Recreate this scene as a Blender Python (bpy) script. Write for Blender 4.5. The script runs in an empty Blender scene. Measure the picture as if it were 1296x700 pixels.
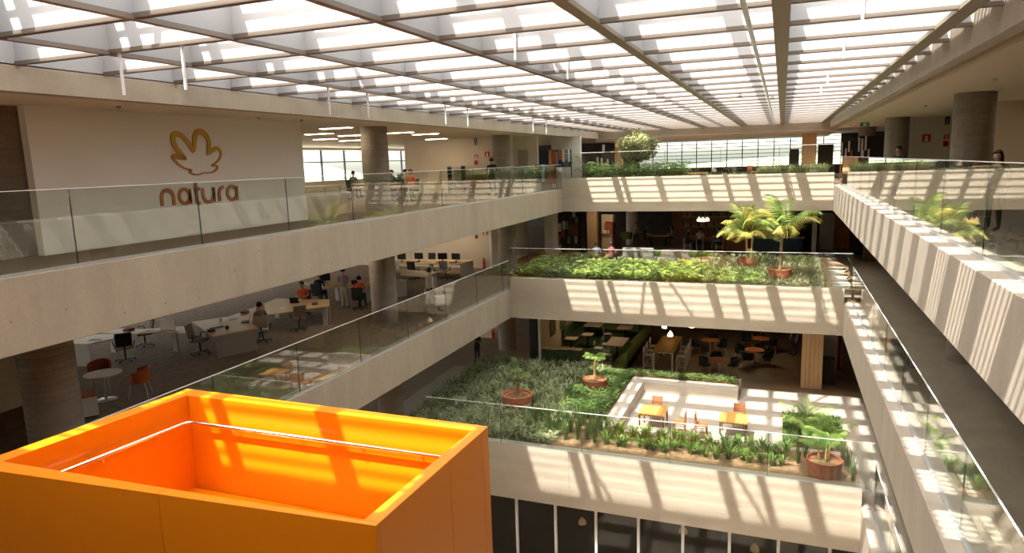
import bpy, math, random
import numpy as np
from mathutils import Vector, Matrix
random.seed(7); NR = np.random.RandomState(7)
sc = bpy.context.scene
C = sc.collection
PI = math.pi
# ------------------------------------------------------------------ levels (metres, lowest floor = 0)
EYE = 14.55
L3, L2, L1, L0 = 12.95, 8.64, 4.33, 0.0
B3, B2, B1 = 11.66, 7.32, 2.92          # undersides of the concrete edge beams
P3, P2, P1 = 13.56, 9.22, 4.91          # tops of the planter parapets
XL, XR = -11.75, 2.44                   # sides of the atrium
Y3, Y2, Y1 = 38.24, 29.56, 20.9         # far edges of the terraces
CEIL = 16.0
# ------------------------------------------------------------------ camera, sky, sun, exposure
cd = bpy.data.cameras.new('camera'); cam = bpy.data.objects.new('camera', cd); C.objects.link(cam)
def cam_rot(yaw, pitch, roll):
    cy, sy, cp, sp = math.cos(yaw), math.sin(yaw), math.cos(pitch), math.sin(pitch)
    f = Vector((-sy*cp, cy*cp, -sp)); r = Vector((cy, sy, 0)); u = r.cross(f)
    cr, sr = math.cos(roll), math.sin(roll)
    r2 = cr*r + sr*u; u2 = -sr*r + cr*u
    return Matrix((r2, u2, -f)).transposed()
cam.matrix_world = Matrix.Translation((0, 0, EYE)) @ cam_rot(.3751, .164, -.032).to_4x4()
cd.sensor_width = 36; cd.lens = 36*870.37/1296; cd.clip_start = .05; cd.clip_end = 2000
sc.camera = cam
SUN_DIR = Vector((.285, .578, -1)).normalized()
w = bpy.data.worlds.new('sky'); sc.world = w; w.use_nodes = True
nt = w.node_tree; bg = nt.nodes['Background']
sky = nt.nodes.new('ShaderNodeTexSky'); sky.sky_type = 'NISHITA'; sky.sun_disc = False
sky.sun_elevation = math.asin(-SUN_DIR.z); sky.sun_rotation = math.atan2(-SUN_DIR.x, -SUN_DIR.y)
sky.air_density = 1.2; sky.dust_density = 3.0; sky.ozone_density = .6
hs = nt.nodes.new('ShaderNodeHueSaturation'); hs.inputs['Saturation'].default_value = .30; nt.links.new(sky.outputs[0], hs.inputs['Color'])
wm = nt.nodes.new('ShaderNodeMix'); wm.data_type = 'RGBA'; wm.blend_type = 'MULTIPLY'; wm.inputs[0].default_value = 1; wm.inputs[7].default_value = (1, .95, .86, 1)
nt.links.new(hs.outputs[0], wm.inputs[6]); nt.links.new(wm.outputs[2], bg.inputs[0]); bg.inputs[1].default_value = 1.2
sl = bpy.data.lights.new('sun_offscreen', 'SUN'); sun = bpy.data.objects.new('sun_offscreen', sl); C.objects.link(sun)
sl.energy = 13.0; sl.angle = math.radians(.6); sl.color = (1, .95, .87)
sun.rotation_euler = SUN_DIR.to_track_quat('-Z', 'Y').to_euler(); sun.location = (-20, -30, 60)
vs = sc.view_settings
vs.view_transform = 'Standard'; vs.look = 'None'; vs.gamma = 1; vs.use_curve_mapping = False; vs.exposure = 0.3
try:
    cy = sc.cycles
    cy.max_bounces = 9; cy.diffuse_bounces = 5; cy.glossy_bounces = 4; cy.transmission_bounces = 6; cy.transparent_max_bounces = 24
    cy.caustics_reflective = False; cy.caustics_refractive = False; cy.sample_clamp_indirect = 6
except Exception:
    pass
LAMP = 19.0                             # emission of the ceiling lamps
# ------------------------------------------------------------------ materials
MATS = {}
def mat(name, col, rough=.6, metal=0, var=0, scale=3, bump=0, col2=None, kind='noise', stretch=(1, 1, 1), spec=.4, emit=0):
    if name in MATS: return MATS[name]
    m = bpy.data.materials.new(name); m.use_nodes = True; MATS[name] = m
    t = m.node_tree; n = t.nodes; p = n['Principled BSDF']
    p.inputs['Base Color'].default_value = (*col, 1); p.inputs['Roughness'].default_value = rough
    p.inputs['Metallic'].default_value = metal; p.inputs['Specular IOR Level'].default_value = spec
    if emit:
        p.inputs['Emission Color'].default_value = (*col, 1); p.inputs['Emission Strength'].default_value = emit
    if var or col2 or bump:
        tc = n.new('ShaderNodeTexCoord'); mp = n.new('ShaderNodeMapping'); mp.inputs['Scale'].default_value = stretch
        t.links.new(tc.outputs['Object'], mp.inputs[0])
        if kind == 'wave':
            x = n.new('ShaderNodeTexWave'); x.inputs['Scale'].default_value = scale; x.inputs['Distortion'].default_value = 3
            x.inputs['Detail'].default_value = 3; x.bands_direction = 'Z'; out = x.outputs['Fac']
        else:
            x = n.new('ShaderNodeTexNoise'); x.inputs['Scale'].default_value = scale; x.inputs['Detail'].default_value = 5; out = x.outputs['Fac']
        t.links.new(mp.outputs[0], x.inputs['Vector'])
        r = n.new('ShaderNodeValToRGB'); e = r.color_ramp.elements; e[0].position = .3; e[1].position = .7
        c2 = col2 or tuple(min(1, c*(1+var)) for c in col); c1 = col if col2 else tuple(c*(1-var) for c in col)
        e[0].color = (*c1, 1); e[1].color = (*c2, 1)
        t.links.new(out, r.inputs[0]); t.links.new(r.outputs[0], p.inputs['Base Color'])
        if bump:
            b = n.new('ShaderNodeBump'); b.inputs['Strength'].default_value = bump; b.inputs['Distance'].default_value = .02
            t.links.new(out, b.inputs['Height']); t.links.new(b.outputs[0], p.inputs['Normal'])
    return m
def concrete(name, col, var=.12, streak=(1, 1, 1), holes=False):
    if name in MATS: return MATS[name]
    m = bpy.data.materials.new(name); m.use_nodes = True; MATS[name] = m
    t = m.node_tree; n = t.nodes; p = n['Principled BSDF']; p.inputs['Roughness'].default_value = .78; p.inputs['Specular IOR Level'].default_value = .25
    tc = n.new('ShaderNodeTexCoord')
    mp = n.new('ShaderNodeMapping'); mp.inputs['Scale'].default_value = streak; t.links.new(tc.outputs['Object'], mp.inputs[0])
    a = n.new('ShaderNodeTexNoise'); a.inputs['Scale'].default_value = 1.3; a.inputs['Detail'].default_value = 8; a.inputs['Roughness'].default_value = .65
    t.links.new(mp.outputs[0], a.inputs['Vector'])
    b = n.new('ShaderNodeTexNoise'); b.inputs['Scale'].default_value = 26; b.inputs['Detail'].default_value = 4; t.links.new(tc.outputs['Object'], b.inputs['Vector'])
    mx = n.new('ShaderNodeMath'); mx.operation = 'MULTIPLY_ADD'; mx.inputs[1].default_value = .3; t.links.new(b.outputs['Fac'], mx.inputs[0]); t.links.new(a.outputs['Fac'], mx.inputs[2])
    r = n.new('ShaderNodeValToRGB'); e = r.color_ramp.elements; e[0].position = .42; e[1].position = .88
    e[0].color = (*[c*(1-var) for c in col], 1); e[1].color = (*[min(1, c*(1+var)) for c in col], 1)
    t.links.new(mx.outputs[0], r.inputs[0]); last = r.outputs[0]
    if holes:
        v = n.new('ShaderNodeTexVoronoi'); v.inputs['Scale'].default_value = 1.15; t.links.new(tc.outputs['Object'], v.inputs['Vector'])
        lt = n.new('ShaderNodeMath'); lt.operation = 'LESS_THAN'; lt.inputs[1].default_value = .055; t.links.new(v.outputs['Distance'], lt.inputs[0])
        x = n.new('ShaderNodeMix'); x.data_type = 'RGBA'; t.links.new(lt.outputs[0], x.inputs[0]); t.links.new(last, x.inputs[6]); x.inputs[7].default_value = (*[c*.35 for c in col], 1)
        last = x.outputs[2]
    t.links.new(last, p.inputs['Base Color'])
    bm_ = n.new('ShaderNodeBump'); bm_.inputs['Strength'].default_value = .15; bm_.inputs['Distance'].default_value = .02
    t.links.new(b.outputs['Fac'], bm_.inputs['Height']); t.links.new(bm_.outputs[0], p.inputs['Normal'])
    return m
def glass(name, tint=(.93, .97, .95), refl=1.0, ior=1.5):
    m = bpy.data.materials.new(name); m.use_nodes = True; t = m.node_tree; n = t.nodes
    n.remove(n['Principled BSDF']); o = n['Material Output']
    a = n.new('ShaderNodeBsdfTransparent'); a.inputs[0].default_value = (*tint, 1)
    g = n.new('ShaderNodeBsdfGlossy'); g.inputs['Roughness'].default_value = .0; g.inputs['Color'].default_value = (refl, refl, refl, 1)
    lw = n.new('ShaderNodeLayerWeight'); lw.inputs['Blend'].default_value = .5
    pw_ = n.new('ShaderNodeMath'); pw_.operation = 'POWER'; pw_.inputs[1].default_value = 4.5; t.links.new(lw.outputs['Facing'], pw_.inputs[0])
    f0 = ((ior-1)/(ior+1))**2; f = n.new('ShaderNodeMath'); f.operation = 'MULTIPLY_ADD'; f.inputs[1].default_value = 1-f0; f.inputs[2].default_value = f0; t.links.new(pw_.outputs[0], f.inputs[0])
    x = n.new('ShaderNodeMixShader'); t.links.new(f.outputs[0], x.inputs[0]); t.links.new(a.outputs[0], x.inputs[1]); t.links.new(g.outputs[0], x.inputs[2])
    t.links.new(x.outputs[0], o.inputs[0]); MATS[name] = m; return m
def leafmat(name, c1, c2, scale=1.6):
    m = bpy.data.materials.new(name); m.use_nodes = True; t = m.node_tree; n = t.nodes; p = n['Principled BSDF']
    p.inputs['Roughness'].default_value = .5; p.inputs['Specular IOR Level'].default_value = .35
    tc = n.new('ShaderNodeTexCoord'); a = n.new('ShaderNodeTexNoise'); a.inputs['Scale'].default_value = scale; a.inputs['Detail'].default_value = 6
    t.links.new(tc.outputs['Object'], a.inputs['Vector'])
    r = n.new('ShaderNodeValToRGB'); e = r.color_ramp.elements; e[0].position = .38; e[1].position = .62; e[0].color = (*c1, 1); e[1].color = (*c2, 1)
    t.links.new(a.outputs['Fac'], r.inputs[0]); t.links.new(r.outputs[0], p.inputs['Base Color'])
    tr = n.new('ShaderNodeBsdfTranslucent'); t.links.new(r.outputs[0], tr.inputs[0])
    x = n.new('ShaderNodeMixShader'); x.inputs[0].default_value = .3
    t.links.new(p.outputs[0], x.inputs[1]); t.links.new(tr.outputs[0], x.inputs[2]); t.links.new(x.outputs[0], n['Material Output'].inputs[0])
    MATS[name] = m; return m
concrete('conc_side', (.42, .36, .275), .13, (1, 1, .25))
concrete('conc_end', (.46, .395, .305), .12, (.3, 1, 1))
concrete('conc_right', (.45, .39, .315), .12, (1, 1.2, .2))
concrete('conc_floor', (.36, .30, .225), .14)
concrete('conc_top', (.50, .45, .38), .08)
concrete('conc_column', (.30, .25, .20), .2, (1, 1, 5))
concrete('paving', (.46, .40, .33), .1)
mat('carpet', (.20, .135, .082), .95, var=.22, scale=5, bump=.2)
mat('cafe_floor', (.25, .17, .10), .45, var=.15, scale=1.2)
mat('ceiling', (.74, .63, .49), .85, var=.03, scale=2)
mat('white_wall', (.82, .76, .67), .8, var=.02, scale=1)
mat('warm_wall', (.70, .59, .46), .8, var=.03, scale=1)
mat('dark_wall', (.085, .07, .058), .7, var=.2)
mat('fin_white', (.46, .46, .465), .5)
mat('glass_edge', (.03, .045, .04), .3)
mat('sofa_grey', (.17, .165, .135), .85)
mat('flange_brown', (.15, .12, .095), .6)
mat('steel_grey', (.24, .20, .165), .5)
mat('beam_paint', (.27, .225, .15), .55)
mat('galvanised', (.55, .57, .58), .35, .7)
mat('chrome', (.78, .78, .80), .18, 1)
mat('white_metal', (.82, .80, .78), .4)
mat('channel', (.55, .56, .56), .35, .6)
mat('black', (.018, .017, .017), .5)
mat('dark_fabric', (.03, .028, .03), .85)
mat('grey_fabric', (.30, .27, .24), .85)
mat('light_fabric', (.62, .55, .50), .85)
mat('green_fabric', (.17, .20, .045), .8, var=.15, scale=5)
mat('dark_green_fabric', (.055, .085, .03), .85, var=.15, scale=5)
mat('terracotta_fabric', (.42, .105, .03), .75)
mat('blue_fabric', (.10, .17, .26), .8)
mat('desk_wood', (.68, .46, .24), .45, col2=(.78, .56, .31), scale=3, stretch=(1, 6, 1))
mat('table_wood', (.60, .28, .06), .4, col2=(.78, .44, .12), scale=3, stretch=(5, 1, 1))
mat('red_wood', (.40, .12, .03), .4, col2=(.55, .2, .06), scale=3, stretch=(5, 1, 1))
mat('panel_wood', (.55, .34, .165), .5, col2=(.66, .43, .22), scale=2.2, stretch=(3, 3, .35))
mat('pale_wood', (.66, .47, .28), .5, col2=(.74, .55, .35), scale=3, stretch=(1, 5, 1))
mat('dark_wood', (.15, .075, .035), .5, col2=(.22, .115, .055), scale=3, stretch=(4, 4, .5))
mat('grey_laminate', (.46, .43, .40), .5)
mat('white_laminate', (.74, .70, .64), .45)
mat('orange_paint', (.76, .215, .003), .3, spec=.3)
mat('terracotta', (.50, .17, .08), .75, var=.2, scale=6)
mat('soil', (.26, .16, .08), .95, var=.35, scale=7, bump=.3)
mat('screen', (.015, .016, .02), .2)
mat('paper', (.85, .82, .76), .7)
mat('red_paint', (.62, .04, .025), .5)
mat('green_sign', (.02, .38, .16), .5)
mat('logo_gold', (.50, .29, .008), .5)
mat('logo_brown', (.47, .135, .022), .5)
mat('logo_mid', (.48, .21, .015), .5)
mat('lamp_warm', (1, .83, .58), .5, emit=LAMP)
mat('lamp_bulb', (1, .75, .4), .5, emit=14)
mat('lamp_bulb_room', (1, .80, .52), .5, emit=320)
m_ = leafmat('pendant', (.70, .62, .52), (.74, .66, .56))
mat('trunk', (.30, .20, .11), .85, var=.3, scale=12, bump=.4)
mat('cane', (.52, .36, .15), .6, var=.25, scale=14)
mat('hill', (.26, .31, .19), .95, var=.3, scale=.06)
mat('town', (.47, .48, .44), .9, var=.2, scale=.05)
mat('skin_a', (.42, .22, .13), .55); mat('skin_b', (.56, .33, .22), .55)
mat('hair_dark', (.018, .012, .009), .6); mat('hair_brown', (.06, .03, .015), .6)
for nm, c in (('cloth_white', (.74, .70, .64)), ('cloth_grey', (.24, .21, .2)), ('cloth_black', (.02, .02, .022)), ('cloth_red', (.62, .09, .03)), ('cloth_navy', (.03, .04, .07)),
              ('cloth_khaki', (.45, .37, .28)), ('cloth_pink', (.60, .44, .38)), ('cloth_blue', (.45, .56, .62)), ('cloth_maroon', (.22, .05, .06)), ('cloth_green', (.16, .22, .12))):
    mat(nm, c, .85)
glass('guard_glass', (.93, .955, .935), 1.0, 1.72); glass('roof_glass', (.97, .97, .97), .6, 1.3); glass('window_glass', (.95, .97, .97)); glass('dark_glass', (.46, .45, .42))
leafmat('leaf_bright', (.14, .24, .035), (.55, .64, .18), 2.5); leafmat('leaf_dark', (.06, .11, .03), (.22, .28, .10)); leafmat('leaf_grey', (.20, .235, .11), (.52, .54, .32), 2.5)
leafmat('leaf_mid', (.07, .14, .03), (.22, .32, .09)); leafmat('leaf_yellow', (.34, .33, .05), (.62, .56, .13)); leafmat('leaf_palm', (.08, .19, .03), (.30, .40, .09)); leafmat('leaf_tree', (.17, .19, .07), (.40, .40, .18))
M = MATS
# ------------------------------------------------------------------ mesh helpers
class MB:
    def __init__(s): s.v = []; s.f = []; s.mi = []; s.cur = 0
    def add(s, v, f):
        o = len(s.v); s.v += [tuple(x) for x in v]; s.f += [tuple(i+o for i in q) for q in f]; s.mi += [s.cur]*len(f); return s
    def box(s, x0, x1, y0, y1, z0, z1):
        return s.add([(x0, y0, z0), (x1, y0, z0), (x1, y1, z0), (x0, y1, z0), (x0, y0, z1), (x1, y0, z1), (x1, y1, z1), (x0, y1, z1)],
                     [(0, 3, 2, 1), (4, 5, 6, 7), (0, 1, 5, 4), (1, 2, 6, 5), (2, 3, 7, 6), (3, 0, 4, 7)])
    def bar(s, p, q, wx, wz=None, up=(0, 0, 1)):
        p, q = Vector(p), Vector(q); d = (q-p).normalized(); u = Vector(up)
        if abs(d.dot(u)) > .98: u = Vector((0, 1, 0))
        a = d.cross(u).normalized()*wx/2; b = a.cross(d).normalized()*(wz or wx)/2
        return s.add([p-a-b, p+a-b, p+a+b, p-a+b, q-a-b, q+a-b, q+a+b, q-a+b], [(0, 3, 2, 1), (4, 5, 6, 7), (0, 1, 5, 4), (1, 2, 6, 5), (2, 3, 7, 6), (3, 0, 4, 7)])
    def tube(s, pts, r, n=8):
        pts = [Vector(p) for p in pts]; rs = r if isinstance(r, (list, tuple)) else [r]*len(pts); vs_ = []; fs = []
        u = Vector((0, 0, 1))
        for i, p in enumerate(pts):
            d = (pts[min(i+1, len(pts)-1)]-pts[max(i-1, 0)]).normalized()
            if abs(d.dot(u)) > .97: u = Vector((1, 0, 0)) if abs(d.x) < .9 else Vector((0, 1, 0))
            a = d.cross(u).normalized(); b = a.cross(d).normalized(); u = b
            vs_ += [p+rs[i]*(math.cos(2*PI*k/n)*a+math.sin(2*PI*k/n)*b) for k in range(n)]
        for i in range(len(pts)-1):
            for k in range(n):
                fs.append((i*n+k, i*n+(k+1) % n, (i+1)*n+(k+1) % n, (i+1)*n+k))
        fs.append(tuple(range(n-1, -1, -1))); fs.append(tuple(range((len(pts)-1)*n, len(pts)*n)))
        return s.add(vs_, fs)
    def lathe(s, prof, cx=0, cy=0, n=16):
        vs_ = []; fs = []
        for r, z in prof: vs_ += [(cx+r*math.cos(2*PI*k/n), cy+r*math.sin(2*PI*k/n), z) for k in range(n)]
        for i in range(len(prof)-1):
            for k in range(n): fs.append((i*n+k, i*n+(k+1) % n, (i+1)*n+(k+1) % n, (i+1)*n+k))
        if prof[0][0] > 1e-4: fs.append(tuple(range(n-1, -1, -1)))
        if prof[-1][0] > 1e-4: fs.append(tuple(range((len(prof)-1)*n, len(prof)*n)))
        return s.add(vs_, fs)
    def prism(s, poly, z0, z1):
        a = sum(poly[i][0]*poly[(i+1) % len(poly)][1]-poly[(i+1) % len(poly)][0]*poly[i][1] for i in range(len(poly)))
        if a < 0: poly = poly[::-1]
        n = len(poly)
        return s.add([(x, y, z0) for x, y in poly]+[(x, y, z1) for x, y in poly],
                     [tuple(range(n-1, -1, -1)), tuple(range(n, 2*n))]+[(i, (i+1) % n, n+(i+1) % n, n+i) for i in range(n)])
    def ribbon(s, pts, ws, t, frame, closed=False):
        # a flat stroke of width ws along 2-D pts, thickness t; frame(u, v, d) gives the point in space
        n = len(pts); L = []; Rr = []
        for i in range(n):
            a = Vector(pts[(i-1) % n] if closed or i else pts[i]); b = Vector(pts[(i+1) % n] if closed or i < n-1 else pts[i])
            d = (b-a).normalized(); nn = Vector((-d.y, d.x))*ws[i]/2; p = Vector(pts[i]); L.append(p+nn); Rr.append(p-nn)
        vs_ = [frame(p.x, p.y, t) for p in L]+[frame(p.x, p.y, t) for p in Rr]+[frame(p.x, p.y, 0) for p in L]+[frame(p.x, p.y, 0) for p in Rr]
        fs = []
        for i in range(n if closed else n-1):
            j = (i+1) % n
            fs += [(i, j, n+j, n+i), (2*n+i, 3*n+i, 3*n+j, 2*n+j), (i, 2*n+i, 2*n+j, j), (n+i, n+j, 3*n+j, 3*n+i)]
        return s.add(vs_, fs)
    def mesh(s, name, mats, smooth=False):
        me = bpy.data.meshes.new(name); me.from_pydata(s.v, [], s.f)
        for m in (mats if isinstance(mats, (list, tuple)) else [mats]): me.materials.append(M[m] if isinstance(m, str) else m)
        if any(s.mi): me.polygons.foreach_set('material_index', s.mi)
        if smooth: me.polygons.foreach_set('use_smooth', [True]*len(me.polygons))
        me.update(); return me
    def build(s, name, m, parent=None, smooth=False, bevel=0):
        o = bpy.data.objects.new(name, s.mesh(name, m, smooth)); C.objects.link(o)
        if parent: o.parent = parent
        if bevel:
            b = o.modifiers.new('bevel', 'BEVEL'); b.width = bevel; b.segments = 2; b.limit_method = 'ANGLE'
        return o
def tag(o, label=None, cat=None, group=None, kind=None):
    if label: o['label'] = label
    if cat: o['category'] = cat
    if group: o['group'] = group
    if kind: o['kind'] = kind
    return o
def thing(name, label, cat, loc=(0, 0, 0), rz=0, group=None, kind=None):
    o = bpy.data.objects.new(name, None); C.objects.link(o); o.location = loc; o.rotation_euler = (0, 0, rz); o.empty_display_size = .2
    return tag(o, label, cat, group, kind)
def ref(me, name, parent=None, loc=(0, 0, 0), rot=(0, 0, 0), scale=(1, 1, 1)):
    o = bpy.data.objects.new(name, me); C.objects.link(o); o.location = loc; o.rotation_euler = rot; o.scale = scale
    if parent: o.parent = parent
    return o
KIDS = {}
def dup(root, loc, rz, label=None, group=None, scale=None):
    r = root.copy(); C.objects.link(r); r.location = loc; r.rotation_euler = (0, 0, rz)
    if scale: r.scale = (scale,)*3
    if label: r['label'] = label
    if group: r['group'] = group
    if root.name not in KIDS: KIDS[root.name] = [(c, list(c.children)) for c in root.children]
    for ch, gs in KIDS[root.name]:
        c = ch.copy(); C.objects.link(c); c.parent = r
        for g in gs:
            d = g.copy(); C.objects.link(d); d.parent = c
    return r
USED = set()
def place(proto, loc, rz, label, group=None, scale=None):
    if proto.name not in USED:
        USED.add(proto.name); KIDS[proto.name] = [(c, list(c.children)) for c in proto.children]
        proto.location = loc; proto.rotation_euler = (0, 0, rz); proto['label'] = label
        if group: proto['group'] = group
        if scale: proto.scale = (scale,)*3
        return proto
    r = dup(proto, loc, rz, label, group, scale)
    if not group and 'group' in r: del r['group']
    if not scale: r.scale = (1, 1, 1)
    return r
def struct(name, mb, m, label, parent=None, bevel=0):
    o = mb.build(name, m, parent, bevel=bevel)
    if not parent: tag(o, label, None, None, 'structure')
    return o
# ================================================================== STRUCTURE
XW, XE, YN, YF = -30.0, 13.0, -6.0, 60.0        # outer faces of the building
NEAR = .35                                      # edge of the landing the camera stands on
def slab(nm, x0, x1, y0, y1, top, th, m, label): return struct('floor', MB().box(x0, x1, y0, y1, top-th, top), m, label)
for lv, bt, ye, fl, nm in ((L3, B3, Y3, 'carpet', 'top'), (L2, B2, Y2, 'carpet', 'middle'), (L1, B1, Y1, 'conc_floor', 'garden')):
    th = lv-bt-.18
    slab('l', XW, XL-.4, YN, YF, lv, th, fl, f'office floor slab left of the atrium, {nm} storey')
    slab('r', XR+.95, XE, YN, YF, lv, th, 'conc_floor', f'grey floor slab right of the atrium, {nm} storey')
    slab('f', XL-.4, XR+.95, ye+.4, YF, lv, th, 'cafe_floor' if lv != L3 else 'carpet', f'floor slab across the far end, {nm} storey')
    slab('n', XL-.4, XR+.95, YN, NEAR, lv, th, 'conc_floor', f'landing slab at the near end, {nm} storey')
    o = struct('trim_1', MB().box(XL-.4, XL, NEAR if lv != L1 else NEAR, ye+.4, bt, lv), 'conc_side', f'pale concrete edge beam along the left gallery, {nm} storey', bevel=.015); o.name = 'trim_left'
    o = struct('trim_1', MB().box(XR, XR+.95, NEAR, ye+.4 if lv != L1 else Y1, bt, lv), 'conc_right', f'concrete edge beam along the right gallery, {nm} storey', bevel=.015); o.name = 'trim_right'
    pt = {L3: P3, L2: P2, L1: P1}[lv]
    o = struct('trim_1', MB().box(XL, XR, ye+.015, ye+.4, bt, pt), 'conc_end', f'concrete planter front across the far end, {nm} storey', bevel=.015); o.name = 'trim_far'
for o_ in [o for o in bpy.data.objects if o.name.startswith('trim_far')]:
    z0_ = min(v.co.z for v in o_.data.vertices); z1_ = max(v.co.z for v in o_.data.vertices); y0_ = min(v.co.y for v in o_.data.vertices)
    xs_ = (XL, -9.4, -6.4, -3.4, -.4, XR)
    for xa, xb in zip(xs_, xs_[1:]):
        for za, zb in ((z0_, z0_+.92), (z0_+.93, z1_)): tag(MB().box(xa+(.004 if xa > XL else 0), xb-(.004 if xb < XR else 0), y0_-.015, y0_, za, zb).build('formwork_panel', 'conc_end', o_), kind='structure')
hole = MB().tube([(0, 0, 0), (.004, 0, 0)], .022, 8).mesh('tie_hole', 'conc_column')
for o_ in [o for o in bpy.data.objects if o.name.startswith('trim_left')]:
    zc = {0: (B3, 11.66), 1: (B2, 0), 2: (B1, 0)}; b0 = min(v.co.z for v in o_.data.vertices)
    for i in range(26): tag(ref(hole, 'tie_hole', o_, (XL, 4.6+i*.95+random.uniform(-.2, .2), b0+random.choice((.25, .62, 1.0))+random.uniform(-.06, .06))), kind='structure')
struct('floor', MB().box(XW, XE, YN, YF, L0-.3, L0), 'conc_floor', 'ground floor slab below the terraces')
# outer shell
def facade(name, label, lo, horizontal_y=True):
    pass
fw = thing('wall_left', 'outer wall on the left with window strips', None, kind='structure'); del_keys = None
m_ = MB()
for lv, top in ((L0, B1+.0), (L1, B2), (L2, B3), (L3, CEIL+1)):
    m_.box(XW-.3, XW, YN, YF, lv-.9 if lv else -.3, lv+.75)
m_.box(XW-.3, XW, YN, YF, CEIL-.18, CEIL+1.6)
m_.build('wall_panel', 'white_wall', fw)
for lv, top in ((L1, B2+.1), (L2, B3+.1), (L3, CEIL-.18)):
    for i in range(24):
        y0 = YN+i*2.75
        ref(bpy.data.meshes.get('facade_pane') or MB().box(-.01, .01, .05, 2.7, .75, 2.87).mesh('facade_pane', 'window_glass'), 'pane', fw, (XW-.15, y0, lv), scale=(1, 1, (top-lv)/2.87 if lv != L3 else 1.0))
        if lv == L3 or i % 2 == 0:
            ref(bpy.data.meshes.get('facade_post') or MB().box(-.06, .06, -.05, .05, .75, 2.87).mesh('facade_post', 'black'), 'mullion', fw, (XW-.12, y0, lv))
    ref(bpy.data.meshes.get('facade_rail') or MB().box(-.05, .05, 0, 66, -.03, .03).mesh('facade_rail', 'black'), 'transom', fw, (XW-.12, YN, lv+2.05))
struct('wall_right', MB().box(XE, XE+.3, YN, YF, -.3, CEIL+1.6), 'white_wall', 'plain pale wall closing the right side')
struct('wall_near', MB().box(XW, XE, YN-.3, YN, -.3, CEIL+1.6), 'white_wall', 'plain pale wall behind the landing')
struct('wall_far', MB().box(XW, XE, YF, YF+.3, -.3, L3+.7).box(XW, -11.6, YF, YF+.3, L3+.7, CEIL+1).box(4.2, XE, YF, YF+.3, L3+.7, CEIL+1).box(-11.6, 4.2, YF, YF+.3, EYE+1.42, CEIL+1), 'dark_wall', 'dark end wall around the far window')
# far window of the top storey with louvre blades
wn = thing('window_1', 'long bright window with dark louvre blades at the far end', None, kind='structure')
for i in range(13):
    x0 = -11.55+i*1.21
    ref(bpy.data.meshes.get('far_pane') or MB().box(.03, 1.18, -.01, .01, 0, 2.35).mesh('far_pane', 'window_glass'), 'pane', wn, (x0, YF+.15, L3+.7))
    ref(bpy.data.meshes.get('far_post') or MB().box(-.035, .035, -.04, .04, 0, 2.35).mesh('far_post', 'black'), 'mullion', wn, (x0, YF+.08, L3+.7))
for k in range(8):
    ref(bpy.data.meshes.get('far_blade') or MB().box(-11.55, 4.2, -.06, .06, -.02, .025).mesh('far_blade', 'black'), 'louvre_blade', wn, (0, YF-.05, L3+.85+k*.29))
# ceilings of the top storey and the roof slab round the skylight
for a in ((XW, XL-.3, YN, YF), (XR+.62, XE, YN, YF), (XL-.3, XR+.62, 47.2, YF), (XL-.3, XR+.62, YN, 1.65)):
    z0 = CEIL if a[2] != 47.2 else CEIL-.22
    struct('ceiling', MB().box(*a, z0, 17.45), 'ceiling', 'cream plaster ceiling of the top storey ' + ('on the left' if a[0] == XW else 'on the right' if a[1] == XE else 'at the far end' if a[2] > 0 else 'over the landing'))
o = struct('trim_1', MB().box(XL-.3, XL, 1.65, 47.2, 15.96, 16.40), 'conc_side', 'concrete beam along the left edge of the skylight'); o.name = 'trim_left'
o = struct('trim_1', MB().box(XR+.2, XR+.45, 1.65, 47.2, 16.04, 17.45), 'conc_right', 'concrete beam along the right edge of the skylight'); o.name = 'trim_right'
o = struct('trim_1', MB().box(XR+.45, XR+.62, 1.65, 47.2, 16.2, 17.45), 'conc_right', 'narrow recess between the right skylight beam and the ceiling'); o.name = 'trim_right'
o = struct('trim_1', MB().box(XL-.3, XR+.62, 46.85, 47.2, 15.9, 17.45), 'conc_end', 'concrete beam across the far end of the skylight'); o.name = 'trim_far'
# skylight
sk = thing('skylight', 'glazed skylight grid of white fins and beams over the atrium', None, kind='structure')
ST, SB = 17.42, 16.41
fin = MB().box(XL, XR+.24, -.025, .025, .03, ST-SB).mesh('fin', 'fin_white')
fing = MB().box(XL, XR+.24, -.05, .05, -.03, .03).mesh('fin_flange', 'flange_brown')
for k in range(2, 30):
    if k*1.6 < 46.8:
        o = ref(fin, 'fin', sk, (0, k*1.6, SB)); ref(fing, 'flange', o)
for x, wd in ((-9.65, .10), (-7.25, .10), (-4.85, .11), (-2.45, .17), (-.07, .22), (2.25, .24)):
    o = MB().box(x-wd/2+.02, x+wd/2-.02, 1.65, 46.85, SB+.02, ST).build('beam', 'fin_white', sk); MB().box(x-wd/2, x+wd/2, 1.65, 46.85, SB-.045, SB+.02).build('flange', 'steel_grey' if wd < .15 else 'beam_paint', o)
MB().box(XL-.05, XL, 1.65, 46.85, SB-.03, ST+.1).box(XL, XL+.28, 1.65, 46.85, ST+.0, ST+.12).build('side_plate', 'fin_white', sk)
for x in (-9.36, -3.93, -1.03):
    MB().tube([(x, 1.65, ST+.12), (x, 46.8, ST+.12)], .13, 8).build('purlin', 'steel_grey', sk)
MB().tube([(-.49, 1.65, SB-.07), (-.49, 46.8, SB-.07)], .035, 10).build('conduit', 'galvanised', sk)
for x0, y0, x1, y1 in ((-9.65, 14, -7.25, 9.6), (-4.85, 14, -2.45, 9.6), (-7.25, 9.6, -9.65, 6.4), (-4.85, 22, -7.25, 25.6), (-2.45, 22, -.07, 26), (-9.65, 22, -7.25, 25.6)):
    MB().tube([(x0, y0, ST+.1), (x1, y1, ST+.1)], .06, 6).build('brace', 'steel_grey', sk)
s_ = MB()
y = 1.96
while y < 46.8:
    s_.box(XL, XR+.2, y-.025, y+.025, ST+.28, ST+.30); y += .2
tag(s_.build('louvre_screen', 'fin_white', sk), kind='stuff')
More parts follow.
